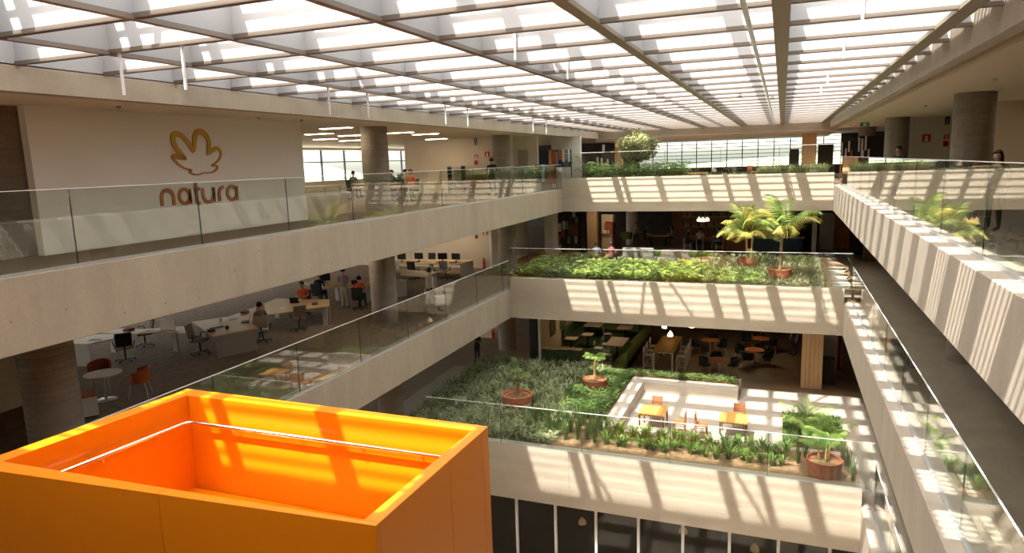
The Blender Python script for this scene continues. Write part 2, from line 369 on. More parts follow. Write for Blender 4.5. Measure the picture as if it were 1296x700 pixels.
pane = MB().box(.02, 2.38, .02, 1.58, 0, .012).mesh('roof_pane', 'roof_glass')
for k in range(2, 30):
    if k*1.6 < 46:
        for i in range(6): ref(pane, 'pane', sk, (-12.05+i*2.4, k*1.6, ST+.34))
# white tube lights hung on thin stems below the skylight
rodp = thing('hanging_tube_light', '', 'light')
MB().tube([(0, 0, 0), (0, 0, -.62)], .024, 8).build('tube', 'white_metal', rodp)
MB().tube([(0, 0, .05), (0, 0, 0)], .035, 8).build('mount', 'channel', rodp)
for x, y in ((-9.45, 8.0), (-8.2, 8.0), (-9.65, 13.5), (-9.65, 15.1), (-9.6, 19.3), (-9.6, 20.9), (-9.6, 27.3), (-9.6, 29.0)):
    place(rodp, (x, y, SB-.03), 0, 'slim white tube light hanging upright under the left side of the skylight', 'tube lights along the left of the skylight')
for x, y in ((.98, 11.14), (.98, 14.34), (.98, 19.14), (.98, 22.34), (-4.2, 11.14), (-4.25, 14.34)):
    o = place(rodp, (x, y, SB+.45), 0, 'slim white tube light hanging upright between the skylight fins', 'tube lights between the skylight fins')
# round columns with board-formed rings
cprof = []
H = 3.1; nb = 22
for i in range(nb):
    z0 = i*H/nb; cprof += [(.49, z0), (.49, z0+H/nb-.018), (.478, z0+H/nb-.012), (.478, z0+H/nb)]
colm = MB().lathe(cprof, n=32).mesh('round_column', 'conc_column')
def column(x, y, lv, top, label, sc_=1):
    o = ref(colm, 'column', None, (x, y, lv), scale=(sc_, sc_, (top-lv)/H)); tag(o, label, 'column', 'round concrete columns'); return o
for yy, t in ((22.1, 'beyond the white logo wall'), (34.4, 'beside the warm wall with hose signs')):
    column(-13.95, yy, L3, CEIL, f'round board-marked concrete column on the top gallery {t}')
column(-14.98, 9.98, L3, CEIL, 'round board-marked concrete column at the near end of the logo wall', 1.15)
column(-14.75, 9.75, L2, B3+.18, 'round board-marked concrete column beside the terracotta tub chairs', 1.1)
column(-13.95, 22.1, L2, B3+.18, 'round board-marked concrete column among the office desks')
column(-13.75, 34.4, L2, B3+.18, 'round concrete column at the end of the left office glass')
column(-13.95, 22.1, L1, B2+.18, 'round concrete column under the left gallery beside the garden')
column(-13.95, 34.4, L1, B2+.18, 'round concrete column behind the person in black on the garden floor')
for yy, t in ((22.1, 'beside the long-haired person'), (35.6, 'behind the person on the right gallery'), (47.6, 'beside the black display panels')):
    column(4.75, yy, L3, CEIL, f'round board-marked concrete column on the right gallery {t}')
column(5.0, 22.1, L2, B3+.18, 'round concrete column standing on the grey floor below the right gallery')
# ------------------------------------------------------------------ inner walls
struct('wall_logo', MB().box(-14.37, -14.17, 9.65, 18.25, L3, CEIL), 'white_wall', 'white wall carrying the flower emblem and lettering').name = 'wall_left'
def wall(x0, x1, y0, y1, z0, z1, m, label, name='wall_far'): o = struct(name, MB().box(x0, x1, y0, y1, z0, z1), m, label); return o
wall(-20.7, -14.75, 36.0, 36.2, L3, CEIL, 'warm_wall', 'warm lit wall with hose and extinguisher signs on the top gallery')
wall(-14.75, -13.15, 38.0, 38.2, L3, CEIL, 'white_wall', 'pale wall beside the grey door on the top gallery')
wall(-14.75, -14.6, 36.2, 38.0, L3, CEIL, 'white_wall', 'short pale return wall by the grey door')
wall(-13.15, -11.3, 40.6, 40.8, L3, CEIL, 'white_wall', 'pale wall behind the colourful hanging boards')
wall(-30, -15.35, 35.6, 35.8, L2, B3+.18, 'warm_wall', 'warm wall behind the far office desks')
wall(-15.35, -15.2, 35.6, 41.5, L2, B3+.18, 'white_wall', 'pale return wall behind the middle office')
wall(-22, -17.6, 8.0, 10.9, L2, B3+.18, 'warm_wall', 'plain warm wall behind the near office column', 'wall_left')
struct('baseboard_left', MB().box(-17.6, -17.57, 8.0, 10.9, L2, L2+.28).box(-20, -17.57, 10.87, 10.93, L2, L2+.28), 'dark_wood', 'dark brown skirting on the plain warm wall')
wall(-22, -15.1, 36.4, 36.6, L1, B2+.18, 'warm_wall', 'warm wall behind the standing person in black')
wall(5.25, XE, 36.6, 36.8, L3, CEIL, 'white_wall', 'white wall with fire signs on the right gallery', 'wall_right')
wall(6.35, XE, 26.8, 27.0, L3, CEIL, 'warm_wall', 'cream wall behind the long-haired person', 'wall_right')
wall(-7.2, -1.6, 49.6, 49.8, L2, B3+.18, 'dark_wood', 'dark wood bar wall with bottle shelves')
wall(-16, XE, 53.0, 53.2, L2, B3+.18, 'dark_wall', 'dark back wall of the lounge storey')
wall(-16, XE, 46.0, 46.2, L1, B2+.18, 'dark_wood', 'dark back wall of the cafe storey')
wall(-11.4, -11.25, 32.4, 44.0, L1, B2+.18, 'pale_wood', 'pale wood wall with pictures beside the green benches', 'wall_left')
wall(XL-.4, XL, 0, 21, L0, B1, 'conc_side', 'concrete wall below the left gallery', 'wall_left')
wall(XR, XR+.3, 0, 21, L0, B1, 'conc_right', 'concrete wall below the right gallery', 'wall_right')
# ground-floor shop window under the garden
wn = thing('window_2', 'dark ground-floor glazing with white mullions under the garden terrace', None, kind='structure')
for i in range(11):
    x0 = XL+.4+i*1.46-.09
    if x0 < XR-.2:
        ref(bpy.data.meshes.get('low_pane') or MB().box(.05, 1.41, -.01, .01, 0, 2.92).mesh('low_pane', 'dark_glass'), 'pane', wn, (x0, 21.42, 0))
        ref(bpy.data.meshes.get('low_post') or MB().box(-.045, .045, -.05, .05, 0, 2.92).mesh('low_post', 'white_metal'), 'mullion', wn, (x0, 21.38, 0))
wall(XL, XR, 27.5, 27.7, L0, B1+.2, 'conc_floor', 'plain back wall inside the ground floor')
# ------------------------------------------------------------------ emblem and lettering on the logo wall
def fr(u, v, d): return (-14.165+d, u, v)
lg = thing('wall_emblem', 'golden flower outline emblem above brown lettering on white wall', 'sign', (0, 0, EYE))
def zu(x): return 13.10+(x-195)*1.68/340
def zv(y): return 1.11-(y-75)*.00377
fl = [(397, 371, 6), (360, 383, 7), (325, 378, 8), (302, 362, 9), (318, 352, 8), (275, 337, 9), (235, 308, 12), (208, 272, 16), (212, 255, 22), (245, 262, 26), (288, 276, 12), (262, 248, 24),
      (228, 195, 28), (218, 150, 30), (228, 118, 30), (255, 112, 28), (285, 132, 27), (318, 178, 26), (343, 224, 16), (352, 185, 24), (360, 130, 28), (380, 95, 30), (408, 90, 30), (440, 115, 30),
      (454, 160, 26), (448, 205, 22), (437, 246, 10), (465, 222, 22), (500, 203, 22), (526, 215, 18), (530, 245, 13), (518, 275, 12), (490, 303, 9), (456, 322, 8), (480, 324, 12), (497, 330, 12),
      (488, 350, 11), (462, 368, 8), (425, 373, 7)]
n_ = len(fl)
def smooth_loop(P, sub=3):
    out = []
    for i in range(len(P)):
        p0, p1, p2, p3 = (np.array(P[(i+k-1) % len(P)], float) for k in range(4))
        for j in range(sub):
            t = j/sub; out.append(.5*((2*p1)+(-p0+p2)*t+(2*p0-5*p1+4*p2-p3)*t*t+(-p0+3*p1-3*p2+p3)*t**3))
    return out
sm = smooth_loop(fl)
mb = MB(); mb.ribbon([(zu(a[0]), zv(a[1])) for a in sm], [max(.02, a[2]*.0048) for a in sm], .03, fr, True)
for i, f_ in enumerate(mb.f):
    zc = np.mean([mb.v[k][2] for k in f_]); mb.mi[i] = 0 if zc > .45 else 1 if zc > .12 else 2
mb.build('flower', ['logo_gold', 'logo_mid', 'logo_brown'], lg)
lt = thing('wall_lettering', 'brown rounded word natura in relief under the flower emblem', 'lettering', (0, 0, EYE))
def arc(cx, cy, rx, ry, a0, a1, n=12): return [(cx+rx*math.cos(math.radians(a0+(a1-a0)*i/n)), cy+ry*math.sin(math.radians(a0+(a1-a0)*i/n))) for i in range(n+1)]
def letter(name, strokes, x):
    m = MB()
    for s in strokes: m.ribbon([(x+p[0], -.78+p[1]) for p in s], [.088]*len(s), .03, fr)
    m.build(name, 'logo_brown', lt)
hx = .40
aa = [arc(.2, .2, .17, .18, 0, 360, 20), [(.37, .38), (.37, .0)]]
letter('letter_n', [[(.04, 0), (.04, .24)]+arc(.22, .2, .18, .18, 170, 10)+[(.40, .2), (.40, 0)]], 12.64)
letter('letter_a', aa, 13.19)
letter('letter_t', [[(.08, .53), (.08, .10)]+arc(.15, .08, .07, .09, 180, 290, 6), [(.02, .36), (.20, .36)]], 13.70)
letter('letter_u', [[(.02, .38), (.02, .2)]+arc(.2, .2, .18, .19, 180, 360)+[(.38, .38), (.38, 0)]], 13.98)
letter('letter_r', [[(.04, 0), (.04, .22)]+arc(.2, .2, .16, .17, 170, 80, 6)], 14.52)
letter('letter_a', aa, 14.83)
# ------------------------------------------------------------------ glass guards
def guard(label, axis, fixed, a, b, z, pw, h=1.39, start=None, group='glass guards round the atrium', thick=.02):
    t = thing('glass_guard', label, 'railing', (0, 0, 0), 0, group)
    cuts = []; c = a if start is None else start
    while c < b-.15:
        if c > a+.15: cuts.append(c)
        c += pw
    cuts = [a]+cuts+[b]
    for p, q in zip(cuts, cuts[1:]):
        m = MB()
        if axis == 'y': m.box(fixed-thick/2, fixed+thick/2, p+.008, q-.008, z, z+h)
        else: m.box(p+.008, q-.008, fixed-thick/2, fixed+thick/2, z, z+h)
        m.build('pane', 'guard_glass', t)
    for c in cuts[1:-1]:
        (MB().box(fixed-thick/2, fixed+thick/2, c-.007, c+.007, z, z+h) if axis == 'y' else MB().box(c-.007, c+.007, fixed-thick/2, fixed+thick/2, z, z+h)).build('joint', 'glass_edge', t)
    e = MB(); k = MB()
    if axis == 'y': e.box(fixed-.012, fixed+.012, a, b, z+h, z+h+.014); k.box(fixed-.04, fixed+.04, a, b, z-.02, z+.05)
    else: e.box(a, b, fixed-.012, fixed+.012, z+h, z+h+.014); k.box(a, b, fixed-.04, fixed+.04, z-.02, z+.05)
    e.build('edge_strip', 'white_metal', t); k.build('base_channel', 'channel', t)
    return t
guard('frameless glass guard along the left gallery in front of the logo wall', 'y', XL-.06, NEAR, 38.2, L3, 2.9, start=8.62-2.9*2)
guard('frameless glass guard on the top right gallery above the striped sunlit beam', 'y', XR+.31, NEAR, 38.6, L3, 2.9, start=11.7-2.9*3)
guard('frameless glass guard on the planter front of the top far terrace', 'x', Y3+.06, XL, XR, P3-.35, 2.9, h=1.75)
guard('frameless glass guard along the left office beside the walking man', 'y', XL-.06, NEAR, 29.6, L2, 2.9, start=2.7)
guard('frameless glass guard along the right gallery of the middle storey', 'y', XR+.31, NEAR, 29.9, L2, 2.9, start=11.7-2.9*3)
guard('frameless glass guard on the planter of the middle far terrace', 'x', Y2+.06, XL, XR+.25, P2-.3, 2.9, h=1.7)
guard('frameless glass guard in front of the lowest garden terrace', 'x', Y1+.06, XL, XR+.25, P1-.03, 2.9, h=1.43)
guard('frameless glass guard along the right gallery of the garden storey', 'y', XR+.31, NEAR, Y1+.04, L1, 2.9, start=3.3)
# ------------------------------------------------------------------ orange stair tower
OT = 11.30
tw = thing('stair_tower', 'glossy orange stair landing enclosure with a steel handrail inside', 'stair', (0, 0, 0))
def opanel(poly): MB().prism(poly, 0, OT).build('wall_panel', 'orange_paint', tw, bevel=.006)
opanel([(-8.38, 7.34), (-3.34, 7.32), (-3.34, 7.50), (-8.38, 7.58)])
opanel([(-8.62, 4.64), (-5.9, 4.82), (-5.9, 4.95), (-8.62, 4.86)]); opanel([(-5.894, 4.82), (-3.38, 4.975), (-3.38, 5.03), (-5.894, 4.95)])
opanel([(-8.62, 4.862), (-8.38, 4.868), (-8.13, 7.335), (-8.38, 7.338)])
opanel([(-3.55, 5.03), (-3.38, 5.032), (-3.36, 6.45), (-3.51, 6.45)]); opanel([(-3.51, 6.455), (-3.36, 6.455), (-3.34, 7.318), (-3.48, 7.318)])
MB().box(-8.2, -3.55, 5.05, 7.3, 9.6, 9.85).build('landing', 'orange_paint', tw)
hz = EYE-3.6; ry = 7.2; rx = -8.02
pts = [(-8.22, 4.98, hz), (rx, ry-.12, hz)]+[(rx+.12-.12*math.cos(a), ry-.12+.12*math.sin(a), hz) for a in (.3, .6, .9, 1.2, 1.57)]+[(-3.53, ry, hz)]
hr = MB().tube(pts, .027, 10).build('handrail', 'chrome', tw, smooth=True)
for x, y in ((-8.12, 5.9), (-8.06, 6.7)): MB().tube([(x-.14, y, hz-.08), (x, y, hz-.08), (x, y, hz-.02)], .011, 6).build('bracket', 'chrome', hr)
for x in (-7.2, -6.1, -5.1, -4.2): MB().tube([(x, ry+.14, hz-.08), (x, ry, hz-.08), (x, ry, hz-.02)], .011, 6).build('bracket', 'chrome', hr)
# ------------------------------------------------------------------ hills seen through the left windows
def hill(name, x, y, rx_, ry_, h, label, m):
    vs_ = []; fs = []; n = 24; k = 8
    for i in range(k+1):
        t = i/k
        for j in range(n):
            a = 2*PI*j/n; r = 1-t; zz = h*(math.cos(PI*(1-t))*.5+.5)*(1+.18*math.sin(3*a+x)*(1-t)+.08*math.sin(7*a))
            vs_.append((x+rx_*r*math.cos(a), y+ry_*r*math.sin(a), -2+zz))
    for i in range(k):
        for j in range(n): fs.append((i*n+j, i*n+(j+1) % n, (i+1)*n+(j+1) % n, (i+1)*n+j))
    m_ = MB(); m_.add(vs_, fs); return tag(m_.build(name, m, smooth=True), label, 'hill')
hill('hill', -260, 260, 150, 170, 24, 'green wooded hill outside the left windows', 'hill')
hill('hill', 40, 620, 300, 120, 15, 'low green hill beyond the far louvred window', 'hill')
tag(struct('ground', MB().box(-700, 700, -700, 900, -3.2, -2.2), 'town', 'flat ground outside the building'), kind='structure')
# ================================================================== LAMPS
lampp = thing('ceiling_light', '', 'light')
MB().box(-.64, .64, -.19, .19, -.05, 0).build('frame', 'white_metal', lampp)
MB().box(-.60, .60, -.15, .15, -.058, -.05).build('diffuser', 'lamp_warm', lampp)
def lamp(x, y, z, label, group): return place(lampp, (x, y, z), 0, label, group)
for x, y in ((-17.65, 23.85), (-20.6, 28.3), (-14.8, 21.0), (-17.75, 26.3), (-21.0, 31.0), (-15.2, 26.1), (-15.2, 28.4), (-17.65, 34.2)): lamp(x, y, CEIL, 'slim warm recessed light in the ceiling of the left top gallery', 'lights on the left top gallery')
for x, y, lb in ((-16.6, 34.0, 'slim warm ceiling light washing the warm wall behind the far office desks'), (-18.9, 34.0, 'slim warm ceiling light washing the left of the warm office wall'), (-15.2, 21.0, 'slim warm ceiling light beside the round column among the desks')): lamp(x, y, B3+.18, lb, 'lights in the middle office')
lamp(-11.0, 43.4, B3+.18, 'slim warm ceiling light over the glowing display stand', None)
for x, y, lb in ((-9.2, 35.6, 'slim warm ceiling light over the green booths'), (-1.6, 35.6, 'slim warm ceiling light over the round cafe tables')): lamp(x, y, B2+.18, lb, 'lights in the cafe')
lamp(7.0, 23.0, CEIL, 'slim warm recessed light in the right gallery ceiling by the cream wall', None).name = 'ceiling_light_offscreen'
det = MB().lathe([(.05, 0), (.05, -.03), (.03, -.05), (.0, -.055)], n=12).mesh('detector', 'grey_laminate')
for x, y in ((-13.2, 11), (-13.4, 15.5), (-13.3, 17.2), (4.2, 18), (3.9, 13.4), (5.4, 16.8), (4.4, 27)):
    tag(ref(det, 'smoke_detector', None, (x, y, CEIL)), 'small round smoke detector on the cream ceiling', 'detector', 'ceiling detectors')
# ================================================================== PLANTS
def blades(N, region, z, ln, wd, lean, m, name, label, cat='plants', parent=None, seg=2, hmap=None, mode='blade', keep=(), ymin=None):
    """N curved leaves scattered in a polygon test region; one uncountable bed"""
    (x0, x1, y0, y1), test = region
    V = []; F = []
    i = 0
    while i < N:
        x, y = NR.uniform(x0, x1), NR.uniform(y0, y1)
        if test and not test(x, y): continue
        if any((x-a_)**2+(y-b_)**2 < r_*r_ for a_, b_, r_ in keep): continue
        i += 1; a = NR.uniform(0, 2*PI); L = ln*NR.uniform(.6, 1.25); w_ = wd*NR.uniform(.7, 1.3); le = lean*NR.uniform(.3, 1.3)
        b0 = z+(hmap(x, y) if hmap else 0); d = np.array([math.cos(a), math.sin(a)])
        reach = L*le if mode == 'blade' else wd*1.7
        if ymin is not None and y+d[1]*reach < ymin+w_: d[1] = abs(d[1])
        for a_, b_, r_ in keep:
            if (x+d[0]*reach-a_)**2+(y+d[1]*reach-b_)**2 < r_*r_: d = np.array([x-a_, y-b_]); d /= np.linalg.norm(d)
        p = np.array([-d[1], d[0]])*w_/2
        o = len(V)
        if mode == 'blade':
            for t, ww in ((0, .7), (.55, 1.0)):
                r = L*le*t*t; h = L*t*(1-.25*le*t)
                V += [(x+d[0]*r-p[0]*ww, y+d[1]*r-p[1]*ww, b0+h), (x+d[0]*r+p[0]*ww, y+d[1]*r+p[1]*ww, b0+h)]
            V.append((x+d[0]*L*le, y+d[1]*L*le, b0+L*(1-.45*le))); F += [(o, o+1, o+3, o+2), (o+2, o+3, o+4)]
        else:
            h = L*NR.uniform(.25, 1); q = wd*NR.uniform(.8, 1.5); up = NR.uniform(.1, .7)
            c = np.array([x, y, b0+h]); D = np.array([d[0], d[1], up])*q; Pp = np.array([p[0], p[1], 0])
            V += [tuple(c), tuple(c+D*.5+Pp), tuple(c+D*1.1-np.array([0, 0, q*.35])), tuple(c+D*.5-Pp)]; F.append((o, o+1, o+2, o+3))
    mb = MB(); mb.add(V, F); o = mb.build(name, m, parent)
    return tag(o, label, None if parent else cat, None, 'stuff')
def pot(parent, r, h, soil=True):
    MB().lathe([(r*.80, 0), (r*.95, h*.3), (r, h*.85), (r*1.03, h), (r*.92, h), (r*.9, h*.88)], n=24).build('pot', 'terracotta', parent, smooth=False)
    MB().lathe([(r*.91, h*.86), (r*.5, h*.9), (0, h*.91)], n=20).build('soil', 'soil', parent)
def frond_mesh(name, L, droop, nl, ll, m, w_=.035):
    V = []; F = []
    def spine(t): return np.array([L*t*(1-.25*droop*t), 0, L*(.85*t-.95*droop*t*t)])
    for i in range(6):
        a, b = spine(i/6), spine((i+1)/6); o = len(V); r = .012*(1-i/7)
        V += [tuple(a+[0, -r, 0]), tuple(a+[0, r, 0]), tuple(b+[0, r, 0]), tuple(b+[0, -r, 0])]; F.append((o, o+1, o+2, o+3))
    for i in range(nl):
        t = .18+.82*i/(nl-1); c = spine(t); l = ll*(math.sin(PI*min(1, .15+.85*t))**.6+.1)
        for s in (-1, 1):
            d = np.array([.55, s*.8, -.12]); d /= np.linalg.norm(d); e = c+d*l+np.array([0, 0, -l*.3]); mid = c+d*l*.5+np.array([0, 0, .03]); q = np.array([.8, -s*.55, 0])*w_/2
            o = len(V); V += [tuple(c), tuple(mid+q), tuple(e), tuple(mid-q)]; F.append((o, o+1, o+2, o+3))
    mb = MB(); mb.add(V, F); return mb.mesh(name, m)
FR = {k: frond_mesh('frond_'+k, *a) for k, a in dict(green=(1.5, .75, 18, .42, 'leaf_palm'), yellow=(1.4, .85, 18, .40, 'leaf_yellow'), small=(.85, .7, 13, .30, 'leaf_palm'), dark=(1.2, .6, 14, .30, 'leaf_dark')).items()}
def palm(loc, label, trunk_h, kinds, n, potr=None, poth=.5, stems=1, lean=.1, scale=1, tr=.06, tmat='trunk', name='potted_palm', el=(.1, .9), ymin=None):
    t = thing(name, label, 'palm', loc)
    z = 0
    if potr: pot(t, potr, poth); z = poth*.88
    for s in range(stems):
        a = 2*PI*s/stems+.7; bx, by = (0, 0) if stems == 1 else (math.cos(a)*.14, math.sin(a)*.14)
        th = trunk_h*(1-.18*s/stems); tx, ty = bx*(1+2*lean)+lean*math.cos(a)*.5, by*(1+2*lean)+lean*math.sin(a)*.5
        MB().tube([(bx, by, z-.02), (bx+(tx-bx)*.4, by+(ty-by)*.4, z+th*.5), (tx, ty, z+th)], [tr*1.2, tr, tr*.8], 8).build('trunk', tmat, t)
        for i in range(n):
            k = kinds[(i+s) % len(kinds)]; az = 2*PI*i/n+random.uniform(-.25, .25)
            if ymin is not None and loc[1]+ty+1.55*scale*math.sin(az) < ymin: az = -az*.8
            ref(FR[k], 'frond', t, (tx, ty, z+th-.03), (0, -random.uniform(*el)+.35, az), (scale*random.uniform(.85, 1.1),)*3)
    return t
# ---- lowest garden: raised bed, sunken seating, paving
bed = MB().prism([(-13.1, Y1+.4), (XR, Y1+.4), (XR, 23.5), (-6.0, 23.5), (-6.0, 29.9), (-1.5, 29.9), (-1.5, 30.6), (-13.75, 30.6)], L1, P1-.12)
struct('planter_bed', bed, 'soil', 'raised garden bed of brown soil on the lowest terrace')
tag(struct('kerb', MB().prism([(-13.22, Y1+.4), (-13.1, Y1+.4), (-13.75, 30.6), (-13.87, 30.6)], L1, P1-.05).prism([(-13.87, 30.6), (-1.4, 30.6), (-1.4, 30.72), (-13.87, 30.72)], L1, P1-.05), 'conc_top', 'thin concrete kerb round the garden bed'))
struct('floor', MB().prism([(-15.1, Y1+.4), (-13.22, Y1+.4), (-13.87, 30.72), (-15.4, 30.72)], L1, L1+.012), 'conc_top', 'pale concrete path beside the left of the garden bed')
struct('floor', MB().prism([(-5.45, 23.5), (XR+.95, 23.5), (XR+.95, 31.0), (-1.4, 31.0), (-1.4, 29.9), (-5.45, 29.9)], L1, L1+.012), 'paving', 'pale paving round the sunken seating on the garden terrace')
struct('floor', MB().box(XR, XR+.95, Y1, 23.5, L1-.02, L1+.012), 'paving', 'narrow strip of pale paving beside the garden bed')
struct('seat_wall', MB().prism([(-6.0, 23.5), (-5.45, 23.95), (-5.45, 29.25), (-6.0, 29.9)], L1, L1+.47), 'conc_top', 'low concrete seat wall on the left of the sunken seating')
struct('seat_wall', MB().prism([(-6.0, 29.9), (-5.45, 29.25), (-1.45, 29.25), (-1.45, 29.9)], L1, L1+.47), 'conc_top', 'low concrete seat wall behind the wooden tables')
for x0, x1 in ((-4.75, -3.6), (-2.05, -.95)):
    tag(MB().box(x0, x1, 23.7, 24.25, L1+.01, L1+.45).build('stone_bench', 'conc_top', bevel=.01), 'pale concrete block bench in front of a wooden garden table', 'bench', 'block benches in the garden')
struct('seat_wall', MB().box(-5.45, -.95, 23.5, 23.7, L1, L1+.40), 'conc_top', 'low concrete edge between the front planting and the seating')
blades(9500, ((-13.7, -7.2, Y1+.45, 30.5), lambda x, y: x > -13.1-.068*(y-21.3) and (x < -8.0 or y > 29.3 or y < 24.5)), P1-.12, .46, .06, .95, 'leaf_grey', 'grass_bed', 'dense grey-green strappy ground cover filling the left garden bed', hmap=lambda x, y: .13*max(0, math.sin(2.3*x+1.1*y)*math.sin(1.9*y-.8*x)), keep=((-9.7, 24.8, .70), (-7.3, 27.9, .58)), ymin=Y1+.1)
blades(2600, ((-13.7, -7.6, Y1+.45, 30.5), lambda x, y: x > -13.1-.068*(y-21.3)), P1-.12, .50, .05, .7, 'leaf_dark', 'fern_bed', 'dark green leafy plants mixed through the left garden bed', keep=((-9.7, 24.8, .70), (-7.3, 27.9, .58)), ymin=Y1+.1)
blades(7500, ((-8.2, -6.05, 24.3, 30.4), None), P1-.13, .24, .085, .8, 'leaf_mid', 'low_ground_cover', 'low pale green mounding ground cover beside the sunken seating', mode='leaf', hmap=lambda x, y: .10*math.sin(2.1*x)*math.sin(1.7*y)+.06, keep=((-7.3, 27.9, .58),))
blades(1500, ((-6.0, -1.55, 29.95, 30.55), None), P1-.13, .24, .07, .8, 'leaf_mid', 'low_hedge', 'low green hedge strip behind the seat wall', mode='leaf')
struct('planter_bed', MB().box(.3, 2.35, 24.9, 28.0, L1, L1+.06), 'soil', 'square soil patch in the pale paving')
blades(2600, ((.32, 2.33, 24.95, 27.95), None), L1+.05, .30, .035, .8, 'leaf_mid', 'grass_patch', 'square patch of green grass in the pale paving')
# individual clumps along the front of the garden
def clump_mesh(name, n, L, wd, spread, m):
    V = []; F = []
    for i in range(n):
        a = NR.uniform(0, 2*PI); r0 = NR.uniform(0, .09); l = L*NR.uniform(.65, 1.15); le = spread*NR.uniform(.1, 1); d = np.array([math.cos(a), math.sin(a)]); p = np.array([-d[1], d[0]])*wd/2; o = len(V)
        for t, ww in ((0, .8), (.4, 1), (.75, .7)):
            r = r0+l*le*t**1.8; h = l*t*(1-.35*le*t); V += [(d[0]*r-p[0]*ww, d[1]*r-p[1]*ww, h), (d[0]*r+p[0]*ww, d[1]*r+p[1]*ww, h)]
        V.append((d[0]*(r0+l*le), d[1]*(r0+l*le), l*(1-.5*le))); F += [(o, o+1, o+3, o+2), (o+2, o+3, o+5, o+4), (o+4, o+5, o+6)]
    mb = MB(); mb.add(V, F); return mb.mesh(name, m)
cl_tall = [clump_mesh(f'tall_clump_{i}', 34, .85, .024, .45, 'leaf_mid') for i in range(2)]
cl_wide = [clump_mesh(f'wide_clump_{i}', 30, .56, .05, .95, 'leaf_palm') for i in range(2)]
k = 0
for x in np.arange(-8.3, -5.6, .36):
    for yy in (22.3, 22.9, 23.5):
        o = ref(cl_tall[k % 2], 'grass_clump', None, (x+random.uniform(-.12, .12), yy+random.uniform(-.2, .2), P1-.125), (0, 0, k*1.3), (random.uniform(.8, 1.1),)*3); k += 1
        tag(o, 'tall pale green grass clump by the corner of the seating', 'grass', 'tall grass clumps by the seating corner')
for x in np.arange(-5.4, .7, .34):
    for yy in (22.2, 22.75, 23.25):
        o = ref(cl_wide[k % 2], 'lily_clump', None, (x+random.uniform(-.13, .13), yy+random.uniform(-.12, .12), P1-.125), (0, 0, k*1.7), (random.uniform(.75, 1.1),)*3); k += 1
        tag(o, 'broad-leaved green clump in the front garden strip before the seating', 'plant', 'lily clumps along the front strip')
for x, yy in ((.75, 22.5), (1.0, 23.0), (2.28, 22.12), (2.2, 22.75), (2.1, 23.2), (1.6, 23.2), (2.25, 21.7)):
    o = ref(cl_tall[k % 2], 'grass_clump', None, (x, yy, P1-.125), (0, 0, k), (.85,)*3); k += 1
    tag(o, 'thin green grass clump round the big terracotta pot', 'grass', 'grass clumps by the big pot')
palm((1.45, 21.65, P1-.125), 'wide terracotta pot with a slender palm at the front right of the garden', .55, ['small', 'green'], 8, .50, .62, stems=3, scale=.75, tr=.03, tmat='cane', el=(.4, 1.1), ymin=Y1+.35)
palm((-9.7, 24.8, P1-.125), 'terracotta pot with a dark palm sunk in the left garden bed', .75, ['small', 'dark'], 9, .60, .55, scale=.85, tr=.07, el=(.3, 1.0))
palm((-7.3, 27.9, P1-.125), 'terracotta pot with a small yellow-trunked palm beside the green benches', 1.05, ['small'], 9, .50, .42, scale=.72, tr=.055, tmat='cane', el=(.0, .6))
palm((.95, 26.2, L1+.06), 'slender palm with arching fronds growing in the square grass patch', .6, ['green', 'small'], 7, None, stems=2, tr=.03, scale=.75, name='garden_palm', tmat='cane', el=(.3, 1.0))
# ---- middle planter
struct('planter_bed', MB().prism([(XL, Y2+.4), (XR+.3, Y2+.4), (3.1, 36.4), (2.3, 39.4), (-4, 38.9), (-4.2, 34.6), (-11.9, 35.6)], L2, P2-.1), 'soil', 'raised soil bed of the middle far terrace')
blades(4200, ((-11.9, -3.2, Y2+.42, 34.4), None), P2-.12, .46, .20, .8, 'leaf_bright', 'shrub_bed', 'bright yellow-green broad-leaved shrubs filling the middle terrace planter', mode='leaf', ymin=Y2+.1)
blades(1300, ((-11.8, -9.2, Y2+.5, 35.4), None), P2-.05, .50, .20, .8, 'leaf_mid', 'shrub_bed', 'darker green shrubs at the left end of the middle terrace planter', mode='leaf', ymin=Y2+.1)
blades(4200, ((-3.4, 2.5, Y2+.42, 38.8), lambda x, y: x < 1.9 or y < 31), P2-.12, .34, .035, .9, 'leaf_grey', 'grass_bed', 'soft grey-green ground cover round the two palms on the middle terrace', keep=((-1.4, 35.7, .56), (.05, 32.4, .56))+tuple((2.38+.02*i_, y_, .5) for i_, y_ in enumerate((30.4, 31.1, 31.85, 32.6, 33.4, 34.3, 35.2))), ymin=Y2+.1)
blades(2300, ((-4.2, -.6, Y2+.5, 33.5), None), P2-.1, .30, .10, .8, 'leaf_bright', 'shrub_bed', 'light green leafy patch left of the two palms', mode='leaf', keep=((-1.4, 35.7, .56), (.05, 32.4, .56))+tuple((2.38+.02*i_, y_, .5) for i_, y_ in enumerate((30.4, 31.1, 31.85, 32.6, 33.4, 34.3, 35.2))), ymin=Y2+.1)
blades(1100, ((-7.0, -3.3, 38.6, 39.4), None), L2+.40, .40, .03, .7, 'leaf_mid', 'grass_strip', 'strip of pale grass behind the grey lounge sofas')
struct('planter_bed', MB().box(-7.1, -3.2, 38.55, 39.45, L2, L2+.4), 'conc_top', 'low concrete trough behind the grey lounge sofas')
st = MB().prism([(-.36, -.2), (.3, -.24), (.38, .18), (-.3, .22)], 0, .09).mesh('stepping_stone', 'conc_top')
for i, yy in enumerate((30.4, 31.1, 31.85, 32.6, 33.4, 34.3, 35.2)):
    tag(ref(st, 'stepping_stone', None, (2.38+.02*i, yy, P2-.10), (0, 0, .3*math.sin(i*2)), (1, 1, 1)), 'flat pale stepping stone at the right edge of the middle planter', 'stone', 'stepping stones in the middle planter')
